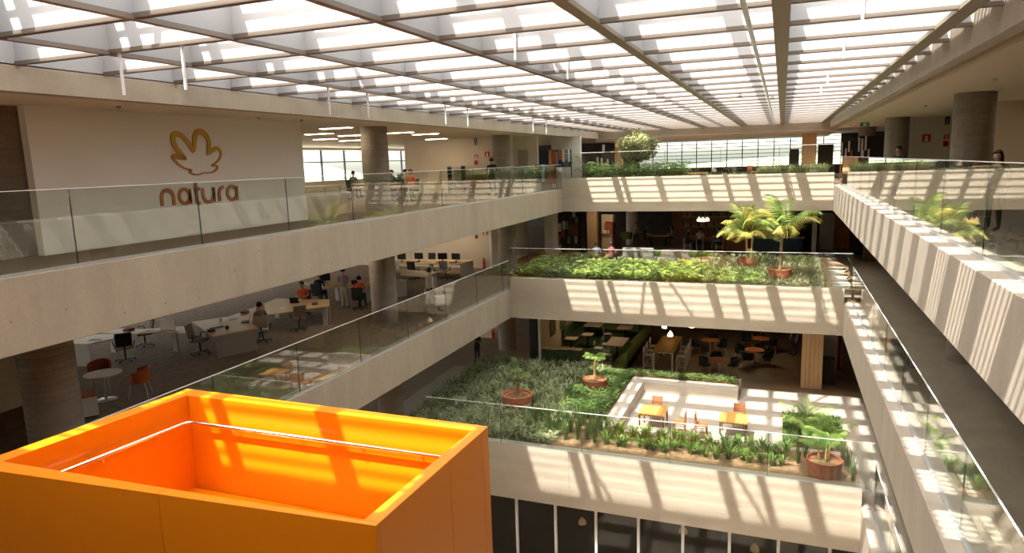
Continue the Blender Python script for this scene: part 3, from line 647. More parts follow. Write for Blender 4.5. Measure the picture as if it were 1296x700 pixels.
palm((-1.4, 35.7, P2-.12), 'yellowing palm in a terracotta pot on the middle terrace', 1.35, ['yellow', 'yellow', 'green'], 9, .48, .45, stems=4, tr=.035, tmat='cane', scale=1.25, el=(-.1, 1.3))
palm((.05, 32.4, P2-.12), 'tall green palm in a terracotta pot on the middle terrace', 1.7, ['green', 'green', 'yellow'], 15, .48, .42, tr=.06, scale=1.4, el=(.1, 1.4))
palm((.75, 33.6, P2-.12), 'low young palm beside the tall green palm', .45, ['small'], 6, None, tr=.03, scale=.9, name='young_palm', el=(.4, 1.0))
palm((-.95, 33.5, P2-.12), 'small dark palm shoot behind the tall palm pot', .4, ['dark'], 6, None, tr=.03, scale=.8, name='young_palm', el=(.5, 1.1))
# ---- top planter
struct('planter_bed', MB().box(XL+.2, XR, Y3+.4, 41.4, L3, P3-.12), 'soil', 'raised soil bed of the top far terrace')
blades(2600, ((-10.9, -4.9, 38.8, 41.2), None), P3-.1, .75, .16, .8, 'leaf_mid', 'shrub_bed', 'dark green broad-leaved shrubs under the tree on the top terrace', mode='leaf')
blades(1300, ((-10.9, 1.9, 38.7, 39.3), None), P3-.1, .26, .03, .8, 'leaf_tree', 'grass_strip', 'thin pale grass edging the top terrace planter')
blades(1500, ((-1.2, 2.2, 38.7, 40.4), None), P3-.1, .62, .03, .6, 'leaf_tree', 'grass_bed', 'tall pale grass at the right of the top terrace planter')
struct('planter_bed', MB().box(3.1, 6.0, 38.9, 39.9, L3, L3+.55), 'conc_top', 'low concrete planter trough on the right gallery')
blades(1200, ((3.15, 5.9, 38.95, 39.85), None), L3+.53, .62, .03, .6, 'leaf_mid', 'grass_bed', 'pale grass in the trough on the right gallery')
tr_ = thing('garden_tree', 'small grey-green tree with a round crown on the top terrace', 'tree', (-7.85, 40.5, P3-.12)); tr_.scale = (1.12, 1.12, 1.12)
MB().tube([(0, 0, 0), (.05, 0, .5), (-.05, .03, .95)], [.10, .08, .07], 8).build('trunk', 'trunk', tr_)
for i in range(7):
    a = i*.9; MB().tube([(-.04, .02, .75+.05*i), (.35*math.cos(a), .35*math.sin(a), 1.15+.05*i), (.75*math.cos(a), .7*math.sin(a), 1.45+.08*i)], [.04, .03, .012], 6).build('branch', 'trunk', tr_)
V = []; F = []
for i in range(3200):
    u = NR.normal(size=3); u /= np.linalg.norm(u); rr = NR.uniform(.45, 1)**.6; lump = 1+.16*math.sin(5*u[0]+2)*math.cos(4*u[1])+.1*math.sin(7*u[2])
    c = np.array([u[0]*1.08, u[1]*1.0, u[2]*.82])*rr*lump+np.array([0, 0, 1.62]); a = NR.normal(size=3); a /= np.linalg.norm(a); b = np.cross(a, u); b /= np.linalg.norm(b)+1e-6; o = len(V)
    V += [tuple(c-a*.085), tuple(c+b*.04), tuple(c+a*.085), tuple(c-b*.04)]; F.append((o, o+1, o+2, o+3))
mb = MB(); mb.add(V, F); tag(mb.build('crown', 'leaf_tree', tr_), kind='stuff')
palm((-10.85, 39.9, P3-.12), 'bluish palm at the left end of the top terrace planter', .55, ['dark', 'small'], 9, None, tr=.06, scale=.95, name='garden_palm', el=(.1, .9))
palm((-13.0, 36.6, L3), 'potted palm on the left top gallery in front of the boards', .5, ['dark', 'small'], 8, .3, .4, tr=.04, scale=.7, el=(.2, 1.0))
blades(500, ((-13.1, -12.2, 33.4, 35.6), None), L3+.36, .5, .10, .8, 'leaf_mid', 'shrub_bed', 'green shrubs in the trough behind the left gallery glass', mode='leaf')
struct('planter_bed', MB().box(-13.15, -12.15, 33.3, 35.7, L3, L3+.45), 'conc_top', 'low concrete trough behind the left gallery glass')
# ================================================================== FURNITURE PROTOTYPES
def office_chair(name, seat_m, back_m, base_m='black', jacket=False):
    t = thing(name, '', 'chair')
    MB().box(-.24, .24, -.23, .24, .43, .51).build('seat', seat_m, t, bevel=.03)
    b = MB(); b.add([(-.23, -.22, .55), (.23, -.22, .55), (.24, -.30, 1.0), (-.24, -.30, 1.0), (-.23, -.26, .55), (.23, -.26, .55), (.24, -.345, 1.0), (-.24, -.345, 1.0)],
                    [(0, 1, 2, 3), (7, 6, 5, 4), (0, 4, 5, 1), (2, 6, 7, 3), (1, 5, 6, 2), (0, 3, 7, 4)]); b.build('backrest', back_m, t, bevel=.02)
    MB().tube([(0, -.2, .44), (0, -.27, .6)], .025, 6).build('back_stem', base_m, t)
    MB().tube([(0, 0, .1), (0, 0, .44)], .03, 8).build('column', base_m, t)
    for s in (-1, 1): MB().tube([(s*.25, -.1, .46), (s*.30, -.06, .66), (s*.30, .14, .67)], .018, 6).build('armrest', base_m, t)
    for k in range(5):
        a = k*2*PI/5+.3; l = MB().bar((0, 0, .10), (.29*math.cos(a), .29*math.sin(a), .07), .045, .03).build('leg', base_m, t)
        MB().tube([(.29*math.cos(a)-.015, .29*math.sin(a), .032), (.29*math.cos(a)+.015, .29*math.sin(a), .032)], .03, 8).build('caster', 'black', l)
    return t
def tub_chair(name, m, leg_m, seat_m=None):
    t = thing(name, '', 'chair'); V = []; F = []; n = 13
    for i in range(n):
        a = math.radians(-20+220*i/(n-1))+PI; h = .72+.10*math.sin(PI*i/(n-1)); 
        for r, z in ((.27, .42), (.30, h), (.255, h), (.225, .44)): V.append((r*math.cos(a), r*math.sin(a)*1.0+.0, z))
    for i in range(n-1):
        for k in range(4): F.append((i*4+k, i*4+(k+1) % 4, i*4+4+(k+1) % 4, i*4+4+k))
    F += [(0, 1, 2, 3), tuple((n-1)*4+k for k in (3, 2, 1, 0))]
    b = MB(); b.add(V, F); b.build('shell', m, t)
    MB().lathe([(.2, .40), (.26, .41), (.26, .46), (.22, .48), (0, .48)], n=16).build('seat', seat_m or m, t)
    for sx, sy in ((-1, -1), (1, -1), (-1, 1), (1, 1)): MB().tube([(sx*.17, sy*.17, .41), (sx*.24, sy*.24, 0)], [.014, .011], 6).build('leg', leg_m, t)
    return t
def side_chair(name, m, leg_m, slats=0, h=.45, back=.85):
    t = thing(name, '', 'chair')
    MB().box(-.21, .21, -.20, .21, h-.03, h).build('seat', m, t, bevel=.008)
    if slats:
        for k in range(slats):
            z = h+.1+(back-h-.1)*k/slats; MB().box(-.20, .20, -.235, -.215, z, z+(back-h-.1)/slats-.02).build('slat', m, t)
    else:
        MB().box(-.20, .20, -.235, -.215, h+.15, back).build('backrest', m, t, bevel=.008)
    for sx in (-1, 1):
        MB().bar((sx*.19, -.20, 0), (sx*.19, -.225, back), .032).build('leg', leg_m, t)
        MB().bar((sx*.19, .19, 0), (sx*.19, .19, h-.03), .032).build('leg', leg_m, t)
        MB().bar((sx*.19, -.2, .2), (sx*.19, .19, .2), .02).build('stretcher', leg_m, t)
    return t
def round_table(name, r, top_m, leg_m, h=.74):
    t = thing(name, '', 'table')
    MB().lathe([(r-.02, h-.035), (r, h-.03), (r, h-.005), (r-.01, h), (0, h)], n=32).build('top', top_m, t)
    MB().tube([(0, 0, .02), (0, 0, h-.035)], .04, 12).build('pedestal', leg_m, t)
    MB().lathe([(.26, 0), (.26, .012), (.06, .03), (.0, .03)], n=24).build('base', leg_m, t)
    return t
def rect_table(name, lx, ly, top_m, leg_m, h=.74, planks=0, lt_=.05, pedestal=False):
    t = thing(name, '', 'table')
    if planks:
        for k in range(planks):
            x0 = -lx/2+lx*k/planks; MB().box(x0+.004, x0+lx/planks-.004, -ly/2, ly/2, h-.04, h).build('plank', top_m, t)
    else: MB().box(-lx/2, lx/2, -ly/2, ly/2, h-.04, h).build('top', top_m, t, bevel=.004)
    if pedestal:
        MB().box(-.04, .04, -.04, .04, .03, h-.04).build('pedestal', leg_m, t); MB().box(-.22, .22, -.22, .22, 0, .03).build('base', leg_m, t)
    else:
        for sx in (-1, 1):
            for sy in (-1, 1): MB().box(sx*(lx/2-.06)-lt_/2, sx*(lx/2-.06)+lt_/2, sy*(ly/2-.06)-lt_/2, sy*(ly/2-.06)+lt_/2, 0, h-.04).build('leg', leg_m, t)
        for q in (-ly/2+.05, ly/2-.07): MB().box(-lx/2+.05, lx/2-.05, q, q+.02, h-.075, h-.04).build('apron', leg_m, t)
    return t
ch_black = office_chair('office_chair', 'light_fabric', 'black'); ch_grey = office_chair('office_chair', 'grey_fabric', 'grey_fabric'); ch_white = office_chair('office_chair', 'light_fabric', 'light_fabric'); ch_dark = office_chair('office_chair', 'dark_fabric', 'dark_fabric')
for c in (ch_black, ch_grey, ch_white, ch_dark): c['category'] = 'chair'
monp = thing('monitor', '', 'monitor')
MB().box(-.26, .26, -.012, .012, .12, .46).build('screen', 'screen', monp); MB().box(-.03, .03, .012, .03, .01, .2).build('stand', 'black', monp); MB().box(-.12, .12, -.08, .1, 0, .012).build('foot', 'black', monp)
lapp = thing('laptop', '', 'laptop')
MB().box(-.17, .17, -.12, .12, 0, .02).build('base', 'black', lapp); b = MB(); b.bar((0, -.12, .02), (0, -.2, .24), .34, .01, up=(0, 1, 0)); b.build('lid', 'screen', lapp)
papm = MB().box(-.15, .15, -.105, .105, 0, .006).mesh('paper', 'paper')
bagm = MB().prism([(-.16, -.08), (.16, -.08), (.13, .08), (-.13, .08)], 0, .26).mesh('desk_bag', 'pale_wood')
# ================================================================== MIDDLE OFFICE (left)
def desk(label, poly, panels, legs, name='office_desk'):
    cx, cy_ = poly[0]; t = thing(name, label, 'desk', (cx, cy_, L2)); q = [(x-cx, y-cy_) for x, y in poly]
    MB().prism(q, .71, .745).build('top', 'desk_wood', t)
    for (a, b) in panels:
        MB().bar((a[0]-cx, a[1]-cy_, .355), (b[0]-cx, b[1]-cy_, .355), .03, .70).build('end_panel', 'grey_laminate', t)
    for (x, y) in legs: MB().box(x-cx-.10, x-cx+.10, y-cy_-.03, y-cy_+.03, 0, .71).build('leg', 'grey_laminate', t)
    return t
desk('curved bench desk with a wide grey end panel near the seated man', [(-16.75, 16.4), (-16.12, 17.68), (-16.98, 18.4), (-17.2, 19.48), (-18.75, 20.6), (-18.5, 18.9), (-19.2, 17.9)], [((-16.72, 16.46), (-16.16, 17.62))], [(-18.6, 20.2), (-18.9, 18.1)])
desk('bench desk continuing towards the concrete column with the white chair', [(-17.2, 19.5), (-16.45, 20.8), (-15.95, 21.4), (-16.75, 22.5), (-17.75, 22.3), (-19.1, 22.2), (-18.75, 20.62)], [((-16.0, 21.45), (-16.72, 22.42))], [(-18.9, 21.9), (-16.1, 21.3)])
desk('pale desk in front of the black chair with pale seat', [(-20.85, 14.4), (-20.0, 14.6), (-19.85, 15.3), (-20.4, 15.8), (-22.2, 15.2), (-21.6, 14.2)], [((-20.82, 14.42), (-20.05, 14.62))], [(-21.8, 15)])
desk('narrow pale desk between the black chair and the grey mesh chair', [(-19.6, 16.0), (-19.0, 16.5), (-18.1, 16.6), (-18.9, 17.3), (-20.0, 16.6), (-21.3, 16.4), (-21.2, 15.8)], [], [(-18.8, 16.75), (-20.9, 16.1)])
desk('bench desk of the standing person in grey', [(-20.4, 25.6), (-19.2, 24.9), (-17.7, 24.95), (-16.9, 25.3), (-17.0, 26.4), (-19.4, 27.0), (-20.4, 26.6)], [((-16.92, 25.35), (-17.0, 26.35))], [(-20.2, 26.1), (-18.6, 25.6)])
desk('far bench desk with monitors before the warm wall', [(-19.9, 31.8), (-15.65, 32.3), (-15.5, 33.8), (-19.9, 33.6)], [((-15.66, 32.35), (-15.55, 33.75))], [(-19.6, 32.6), (-17.6, 32.8)])
desk('bench desk with a mesh chair behind the round column', [(-18.9, 28.7), (-15.5, 28.3), (-15.6, 29.7), (-18.9, 30.2)], [((-15.56, 28.35), (-15.64, 29.65))], [(-18.6, 29.4)])
desk('short desk end seen just right of the round column', [(-17.6, 26.9), (-16.2, 26.7), (-15.95, 27.3), (-17.4, 27.7)], [((-16.22, 26.75), (-15.98, 27.28))], [(-17.3, 27.3)])
place(ch_black, (-19.45, 15.35, L2), .9, 'black-backed office chair with a pale seat beside the round tea table')
place(ch_grey, (-17.75, 16.75, L2), -1.2, 'grey mesh office chair turned to the wide end panel desk')
place(ch_grey, (-16.55, 20.3, L2), .9, 'pale grey office chair with a rounded back at the bench desk', None); 
place(ch_white, (-16.72, 18.55, L2), .6, 'pale office chair carrying the seated man in grey')
place(ch_dark, (-20.5, 17.0, L2), 2.6, 'dark office chair behind the narrow pale desk')
place(ch_dark, (-18.75, 24.5, L2), .2, 'dark office chair under the seated person in black')
place(ch_dark, (-16.45, 24.1, L2), .4, 'dark office chair under the person in the red top beside the column')
place(ch_grey, (-16.3, 31.9, L2), .1, 'grey mesh office chair at the end of the far monitor desk')
place(ch_grey, (-16.8, 28.0, L2), .1, 'grey mesh office chair directly behind the walking man')
place(ch_dark, (-17.9, 31.4, L2), 0, 'dark office chair in the middle of the far monitor desk')
place(ch_dark, (-18.1, 22.6, L2), 3.5, 'dark office chair behind the person in the red-orange top')
place(ch_dark, (-18.4, 34.1, L2), 3.1, 'dark office chair against the warm wall')
for i, (x, y, rz, lb) in enumerate(((-18.4, 32.9, 0, 'black monitor at the left of the far desk'), (-17.0, 33.0, .2, 'black monitor in the middle of the far desk'), (-16.2, 33.0, -.1, 'black monitor at the end of the far desk'), (-19.3, 32.6, 0, 'black monitor at the left end of the far desk behind the column'),
                       (-18.0, 29.3, 0, 'black monitor on the desk behind the round column'), (-19.3, 25.7, .3, 'black monitor on the desk of the person in black'))):
    place(monp, (x, y, L2+.745), rz, lb)
for x, y, rz, lb in ((-17.25, 18.35, 2.2, 'open black laptop in front of the seated man in grey'), (-17.7, 21.6, .4, 'open black laptop in front of the person in red'), (-17.6, 25.7, 0, 'open black laptop beside the standing person')):
    place(lapp, (x, y, L2+.745), rz, lb)
for x, y, lb in ((-17.7, 17.8, 'white sheet lying on the curved bench desk'), (-18.0, 18.6, 'white sheet near the laptop on the curved desk'), (-19.6, 16.3, 'white sheet on the narrow pale desk'), (-20.3, 15.0, 'white sheet on the pale desk by the column'), (-17.5, 20.6, 'white sheet before the pale grey chair'), (-18.0, 32.4, 'white sheet on the far monitor desk')):
    tag(ref(papm, 'paper_sheet', None, (x, y, L2+.746), (0, 0, x*2)), lb, 'paper')
tag(ref(bagm, 'paper_bag', None, (-18.1, 20.1, L2+.745), (0, 0, .6)), 'brown paper bag standing on the bench desk', 'bag')
tag(MB().prism([(-19.25, 16.6), (-18.75, 16.75), (-18.8, 16.82), (-19.3, 16.66)], L2+.745, L2+1.1).build('document_stand', 'paper'), 'white document stand on the narrow pale desk', 'stand')
tag(MB().lathe([(.05, 0), (.065, .10), (.06, .10), (.045, .01)], -17.05, 17.3, 16).build('desk_cup', 'black'), 'black cup on the curved bench desk', 'cup').location.z = L2+.745
rt_ = round_table('tea_table', .46, 'pale_wood', 'channel'); place(rt_, (-16.65, 12.42, L2), 0, 'round pale wood tea table between two terracotta chairs')
tubp = tub_chair('tub_chair', 'terracotta_fabric', 'channel')
place(tubp, (-17.6, 13.05, L2), -2.4, 'terracotta tub chair behind the round tea table')
place(tubp, (-15.95, 12.9, L2), 2.2, 'terracotta tub chair in front of the round tea table', None)
cb = thing('low_cabinet', 'low white cabinet with a terracotta cushion top beside the column', 'cabinet', (-16.1, 11.35, L2), .95)
MB().box(-.33, .33, -.28, .28, .04, .52).build('body', 'white_laminate', cb); MB().box(-.34, .34, -.29, .29, .52, .58).build('cushion', 'terracotta_fabric', cb, bevel=.015); MB().box(-.3, .3, -.25, .25, 0, .04).build('plinth', 'black', cb); MB().box(-.31, .31, -.288, -.28, .06, .50).build('door', 'white_laminate', cb)
# signs and extinguishers
def sign(loc, w_, h_, label, m='red_paint', axis='y', mark='paper'):
    t = thing('wall_sign', label, 'sign', loc)
    MB().box(-w_/2, w_/2, -.012, 0, -h_/2, h_/2).build('plate', m, t); MB().box(-w_*.16, w_*.16, -.016, -.012, -h_*.32, h_*.3).box(-w_*.3, w_*.3, -.015, -.012, -h_*.4, -h_*.3).build('symbol', mark, t)
def ext(loc, label):
    t = thing('fire_extinguisher', label, 'extinguisher', loc)
    MB().lathe([(.08, 0), (.085, .03), (.085, .42), (.05, .5), (.03, .52), (.03, .56)], n=14).build('cylinder', 'red_paint', t); MB().box(-.06, .06, -.02, .02, .55, .6).build('valve', 'black', t); MB().tube([(.03, -.03, .56), (.1, -.06, .45), (.1, -.06, .15)], .012, 6).build('hose', 'black', t)
sign((-15.42, 35.97, 15.04), .3, .32, 'red square sign on the warm wall of the top gallery'); sign((-16.1, 35.97, 14.95), .2, .2, 'small red sign above the call point on the warm wall'); sign((-16.12, 35.97, 14.62), .2, .25, 'red call point low on the warm wall', mark='black')
sign((-16.1, 35.97, 15.85), .16, .5, 'dark emergency lamp high on the warm wall', 'black', mark='grey_laminate')
sign((6.07, 36.57, 15.05), .34, .36, 'red square hose sign on the white wall of the right gallery'); sign((6.85, 36.57, 15.08), .2, .2, 'small red sign above the call point on the white wall'); sign((6.85, 36.57, 14.78), .22, .25, 'red call point on the white wall of the right gallery', mark='black')
sign((6.85, 36.57, 15.8), .18, .34, 'dark emergency lamp high on the white wall', 'black', mark='grey_laminate'); sign((3.85, 39.9, 15.9), .42, .2, 'green exit sign hanging at the right gallery', 'green_sign')
sign((-15.55, 35.57, 10.72), .3, .3, 'red square sign on the warm wall of the middle office'); sign((-16.1, 35.57, 10.45), .16, .2, 'small dark call point on the warm wall of the middle office', 'black', mark='red_paint')
ext((-15.62, 35.4, L2+.02), 'red fire extinguisher below the sign in the middle office')
ext((-15.6, 36.25, L1), 'red fire extinguisher behind the person in black on the garden floor')
# ================================================================== TOP GALLERIES
def l3desk(x, y, lx, label):
    t = rect_table('gallery_desk', lx, 1.4, 'desk_wood', 'grey_laminate'); t.location = (x, y, L3); t['label'] = label
l3desk(-18.2, 31.2, 5.5, 'long pale desk for four people on the top gallery'); l3desk(-16.5, 27.0, 3.0, 'pale desk for two people in front of the warm wall'); l3desk(-22.4, 29.5, 2.4, 'pale desk near the left windows of the top gallery')
for x, y, lb in ((-19.6, 31.4, 'black monitor at the left of the long gallery desk'), (-18.3, 31.4, 'black monitor in the middle of the long gallery desk'), (-16.5, 27.2, 'black monitor on the desk for two')): place(monp, (x, y, L3+.74), 0, lb)
rk = thing('storage_rack', 'low dark storage rack with trays against the warm wall', 'rack', (-17.2, 35.6, L3))
for k in range(4): MB().box(-.45, .45, -.25, .25, .35+.36*k, .38+.36*k).build('shelf', 'grey_laminate', rk)
for sx in (-.44, .42): MB().box(sx, sx+.03, -.25, .25, 0, 1.5).build('side', 'black', rk)
s2 = thing('sideboard', 'dark sideboard below the red signs on the top gallery', 'cabinet', (-15.75, 35.6, L3)); MB().box(-.75, .75, -.25, .25, .08, 1.0).build('body', 'dark_wood', s2); MB().box(-.7, .7, -.2, .2, 0, .08).build('plinth', 'black', s2)
for k in range(3): MB().box(-.74+.5*k, -.26+.5*k, -.27, -.25, .1, .98).build('door', 'dark_wood', s2)
dr = struct('door_1', MB().box(-14.35, -13.75, 37.95, 38.0, L3, L3+2.3), 'grey_laminate', 'grey door beside the column on the top gallery'); MB().box(-13.9, -13.86, 37.9, 37.95, L3+.95, L3+1.1).build('handle', 'chrome', dr)
# hanging colour boards
def boards(loc, rz, w_, h_, z0, cols, label, back='black', name='display_shelf'):
    t = thing(name, label, 'display', loc, rz)
    MB().box(-w_/2, w_/2, .02, .06, z0, z0+h_).build('back_panel', back, t)
    for (x, dx, z, dz, m) in cols: MB().box(-w_/2+x*w_, -w_/2+(x+dx)*w_, -.06, .02, z0+z*h_, z0+(z+dz)*h_).build('board', m, t)
    for sx in (-w_/2, w_/2-.04): MB().box(sx, sx+.04, 0, .08, 0, z0).build('post', 'black', t)
    return t
boards((-12.25, 38.6, L3), 0, 1.9, 1.0, 1.25, [(.02, .24, .0, 1, 'cloth_navy'), (.29, .07, .2, .8, 'table_wood'), (.38, .10, .0, .95, 'terracotta_fabric'), (.50, .08, 0, .9, 'cloth_grey'), (.60, .10, .4, .6, 'terracotta_fabric'), (.72, .06, .3, .7, 'white_laminate'), (.80, .06, .4, .6, 'cloth_grey'), (.90, .05, .3, .7, 'white_laminate')], 'dark display of coloured hanging boards on the left top gallery', 'cloth_navy')
boards((-12.55, 37.6, L3), 0, 1.3, 1.1, .35, [(.05, .14, .0, 1, 'cloth_maroon'), (.3, .16, .1, .9, 'cloth_blue'), (.52, .12, 0, .7, 'dark_wood'), (.68, .13, .0, .55, 'terracotta_fabric'), (.86, .12, 0, .5, 'terracotta_fabric')], 'low display of pale blue and terracotta boards beside the planter', 'dark_wood')
wp = thing('wood_pillar', 'pale plank-clad pillar behind the tree on the top terrace', 'pillar', (-10.6, 47.9, L3))
for k in range(3): MB().box(-.25+.17*k, -.085+.17*k, -.2, .2, 0, CEIL-.22-L3).build('plank', 'panel_wood', wp)
def wood_col(x, y, z0, z1, label, w_=.85, n=5):
    t = thing('wood_pillar', label, 'pillar', (x, y, z0)); d = w_/n
    for k in range(n): MB().box(-w_/2+d*k+.004, -w_/2+d*(k+1)-.004, -.3, .3, 0, z1-z0).build('plank', 'panel_wood', t)
wood_col(1.55, 48.2, L3, CEIL-.22, 'wide plank-clad pillar in front of the louvred window')
wood_col(1.47, 32.0, L1, B2+.18, 'wide plank-clad pillar standing at the right of the cafe')
wood_col(-11.85, 45.1, L2, B3+.18, 'plank-clad pillar beside the dark bookcase')
dkc = thing('dark_cabinet', 'tall dark cabinet left of the wide pillar on the top terrace', 'cabinet', (.7, 49.5, L3)); MB().box(-.3, .3, -.3, .3, 0, 1.65).build('body', 'black', dkc); MB().box(-.28, .28, -.32, -.3, .05, 1.9).build('door', 'dark_fabric', dkc)
dkc = thing('dark_cabinet', 'low green-black cabinet right of the wide pillar', 'cabinet', (2.65, 50.0, L3)); MB().box(-.5, .4, -.3, .3, 0, 2.2).build('body', 'dark_wall', dkc); MB().box(-.48, .38, -.32, -.3, .05, 2.15).build('door', 'dark_fabric', dkc)
boards((-11.6, 47.5, L3), 0, 1.2, 1.5, 1.2, [(.45, .14, .65, .3, 'paper'), (.1, .12, .0, .4, 'white_laminate'), (.35, .1, 0, .35, 'white_laminate'), (.7, .1, 0, .3, 'white_laminate')], 'dark board with white cards behind the bluish palm')
boards((3.85, 47.2, L3), 0, 1.0, 1.1, 1.15, [(.0, .06, .0, .95, 'white_laminate'), (.2, .08, .1, .5, 'white_laminate'), (.36, .09, .4, .6, 'white_laminate'), (.5, .1, 0, .5, 'terracotta_fabric'), (.92, .06, 0, 1, 'white_laminate')], 'black panel with white bars left of the thin pillar on the right gallery')
boards((5.0, 46.6, L3), 0, 1.6, 1.4, 1.1, [(.0, .05, .35, .6, 'white_laminate'), (.1, .06, .1, .8, 'white_laminate'), (.22, .06, .4, .6, 'white_laminate'), (.16, .04, 0, .4, 'white_laminate'), (.33, .06, 0, .45, 'white_laminate')], 'wide black panel with short white bars on the right gallery')
tag(MB().box(3.3, 4.3, 46.9, 47.15, L3, L3+1.1).box(3.32, 4.28, 46.87, 46.9, L3+.05, L3+1.05).build('wood_counter', 'panel_wood'), 'wooden counter below the black panels on the right gallery', 'counter')
sofa_t = []
for x, y, lb in ((-5.0, 45.2, 'orange-topped low table near the shrubs on the top terrace'), (.55, 45.4, 'orange-topped low table near the pale grass'), (-1.15, 45.2, 'orange-topped low table left of the pale grass')):
    t = rect_table('low_table', 1.3, .6, 'table_wood', 'white_metal', .62, planks=5, lt_=.04); t.location = (x, y, L3); t['label'] = lb
ch_lounge = side_chair('lounge_chair', 'grey_fabric', 'black', 0, .42, .85); ch_lounge_r = side_chair('lounge_chair', 'red_wood', 'red_wood', 3, .45, .95)
for i, (x, y, rz) in enumerate(((-4.3, 48, .5), (-3.6, 49.5, 2), (-2.8, 48.2, -.6), (-6.2, 48.4, .2), (-5.6, 50, 3), (-1.6, 50.2, 1), (-7.3, 50.0, 1.2), (-.9, 48.4, 2.5))): place(ch_lounge, (x, y, L3), rz, 'grey lounge chair in front of the far louvred window', 'chairs by the louvred window')
place(ch_lounge_r, (-2.1, 47.2, L3), .8, 'reddish wooden chair in front of the far louvred window')
for i, (x, y) in enumerate(((-3.2, 50.5), (-6.8, 51.5), (-1.0, 51.3))):
    t = rect_table('lounge_table', 1.2, .8, 'grey_laminate', 'black', .72); t.location = (x, y, L3); t['label'] = 'grey table among the lounge chairs at the far window'; t['group'] = 'tables by the louvred window'
# ================================================================== MIDDLE LOUNGE (behind the planter)
tag(MB().box(-13.45, -12.85, 39.8, 40.7, L2, B3+.18).build('white_pier', 'white_laminate', bevel=.01), 'square white pier left of the dark bookcase', 'pier')
bc = thing('bookcase', 'tall dark bookcase with pale boards behind the middle planter', 'bookcase', (-12.65, 43.0, L2))
MB().box(-1.5, 1.0, .1, .16, 0, 3.0).build('back', 'dark_wall', bc)
for x, z, w_, h_, m in ((-.95, 1.35, .22, .55, 'paper'), (-.62, 1.5, .34, .55, 'light_fabric'), (-.7, .95, .22, .5, 'terracotta_fabric'), (-1.05, .55, .24, .6, 'terracotta'), (-.98, .0, .24, .5, 'light_fabric'), (.05, 2.3, .2, .45, 'light_fabric'), (.25, 1.9, .18, .4, 'grey_fabric'), (-.3, .55, .16, .45, 'grey_fabric'), (.2, .6, .14, .45, 'light_fabric'), (-.2, 1.2, .7, .6, 'dark_wood')):
    MB().box(x, x+w_, -.04, .1, z, z+h_).build('board', m, bc)
for x in (-1.5, -.35, .5, .96): MB().box(x, x+.05, -.1, .1, 0, 3.0).build('upright', 'black', bc)
dsp = thing('display_stand', 'warm lit wooden display stand with a maroon frame and small ornaments', 'display', (-10.75, 44.9, L2), -.35)
MB().box(-.45, .45, .0, .25, 0, 2.3).build('body', 'pale_wood', dsp)
MB().box(-.2, .5, -.02, .0, 1.1, 1.75).build('niche', 'terracotta_fabric', dsp); MB().box(.4, .5, -.06, .27, .2, 1.8).box(-.1, .5, -.06, .0, 1.75, 1.85).build('frame', 'cloth_maroon', dsp)
for x in (-.25, -.05, .15): MB().lathe([(.05, 0), (.07, .1), (.03, .2)], x, -.1, 10).build('ornament', 'paper', dsp).location.z = 1.1
MB().box(-.4, .3, -.2, 0, 1.06, 1.1).build('shelf', 'pale_wood', dsp)
tag(MB().tube([(-9.6, 47.5, L2), (-9.6, 47.5, B3+.18)], .42, 20).build('round_pier', 'light_fabric'), 'smooth round pale pier behind the lounge', 'pier')
arm = tub_chair('bucket_chair', 'green_fabric', 'black', 'green_fabric'); place(arm, (-9.75, 46.3, L2), 0, 'lime green and blue bucket chair beside the round pale pier', None, 1.3)
lt1 = rect_table('lounge_table', 1.5, .8, 'table_wood', 'dark_wood', .74); lt1.location = (-7.7, 46.9, L2); lt1['label'] = 'wooden table between two facing people in the lounge'
ch_lw = side_chair('lounge_chair', 'dark_wood', 'dark_wood', 0, .45, .85)
place(ch_lw, (-8.65, 46.9, L2), -PI/2, 'dark wooden chair under the person in black at the lounge table'); place(ch_lw, (-6.75, 46.9, L2), PI/2, 'dark wooden chair under the person with a patterned top')
lt2 = rect_table('lounge_table', 1.3, .9, 'red_wood', 'dark_wood', .74); lt2.location = (-4.6, 45.6, L2); lt2['label'] = 'reddish wooden table of the man in pale pink'
ch_wm = side_chair('metal_chair', 'black', 'white_metal', 0, .45, .80)
place(ch_wm, (-4.72, 44.65, L2), 0, 'white metal chair with a black seat under the man in pale pink'); place(ch_wm, (-5.6, 45.5, L2), -PI/2, 'white metal chair left of the reddish table'); place(ch_wm, (-3.6, 45.5, L2), PI/2, 'white metal chair right of the reddish table')
# bar shelves with bottles
for k, z in enumerate((1.05, 1.75)):
    sh = tag(MB().box(-6.4, -1.7, 49.3, 49.6, L2+z, L2+z+.04).build('bar_shelf', 'table_wood'), ('lower' if k == 0 else 'upper')+' wooden bottle shelf on the dark bar wall', 'shelf')
bot = MB().lathe([(.035, 0), (.038, .18), (.015, .24), (.014, .32), (0, .32)], n=8)
bots = [bot.mesh('bottle', m) for m in ('pale_wood', 'light_fabric', 'leaf_mid')]
for k in range(52):
    z = 1.09 if k % 2 else 1.79; tag(ref(bots[k % 3], 'bottle', None, (-6.3+.088*k, 49.45, L2+z)), 'small bottle standing on the bar shelves', 'bottle', 'bottles on the bar shelves')
bar = thing('bar_counter', 'wooden bar counter with blue front panel behind the two palms', 'counter', (-.2, 45.6, L2)); MB().box(-1.3, 1.5, -.05, .5, 0, .75).build('front', 'blue_fabric', bar); MB().box(-1.4, 1.6, -.1, .6, .75, .81).build('top', 'white_laminate', bar); MB().box(-1.2, .6, .1, .5, .81, 1.15).build('back_shelf', 'table_wood', bar)
tag(MB().box(-3.7, -1.6, 46.0, 46.5, L2, L2+.62).box(-3.72, -1.58, 45.98, 46.52, L2+.62, L2+.66).build('wood_box_bench', 'red_wood'), 'long reddish wooden bench box left of the bar counter', 'bench')
tag(MB().box(1.75, 2.0, 43.8, 44.05, L2, B3+.18).build('white_post', 'white_laminate'), 'slim square white post right of the palms', 'post')
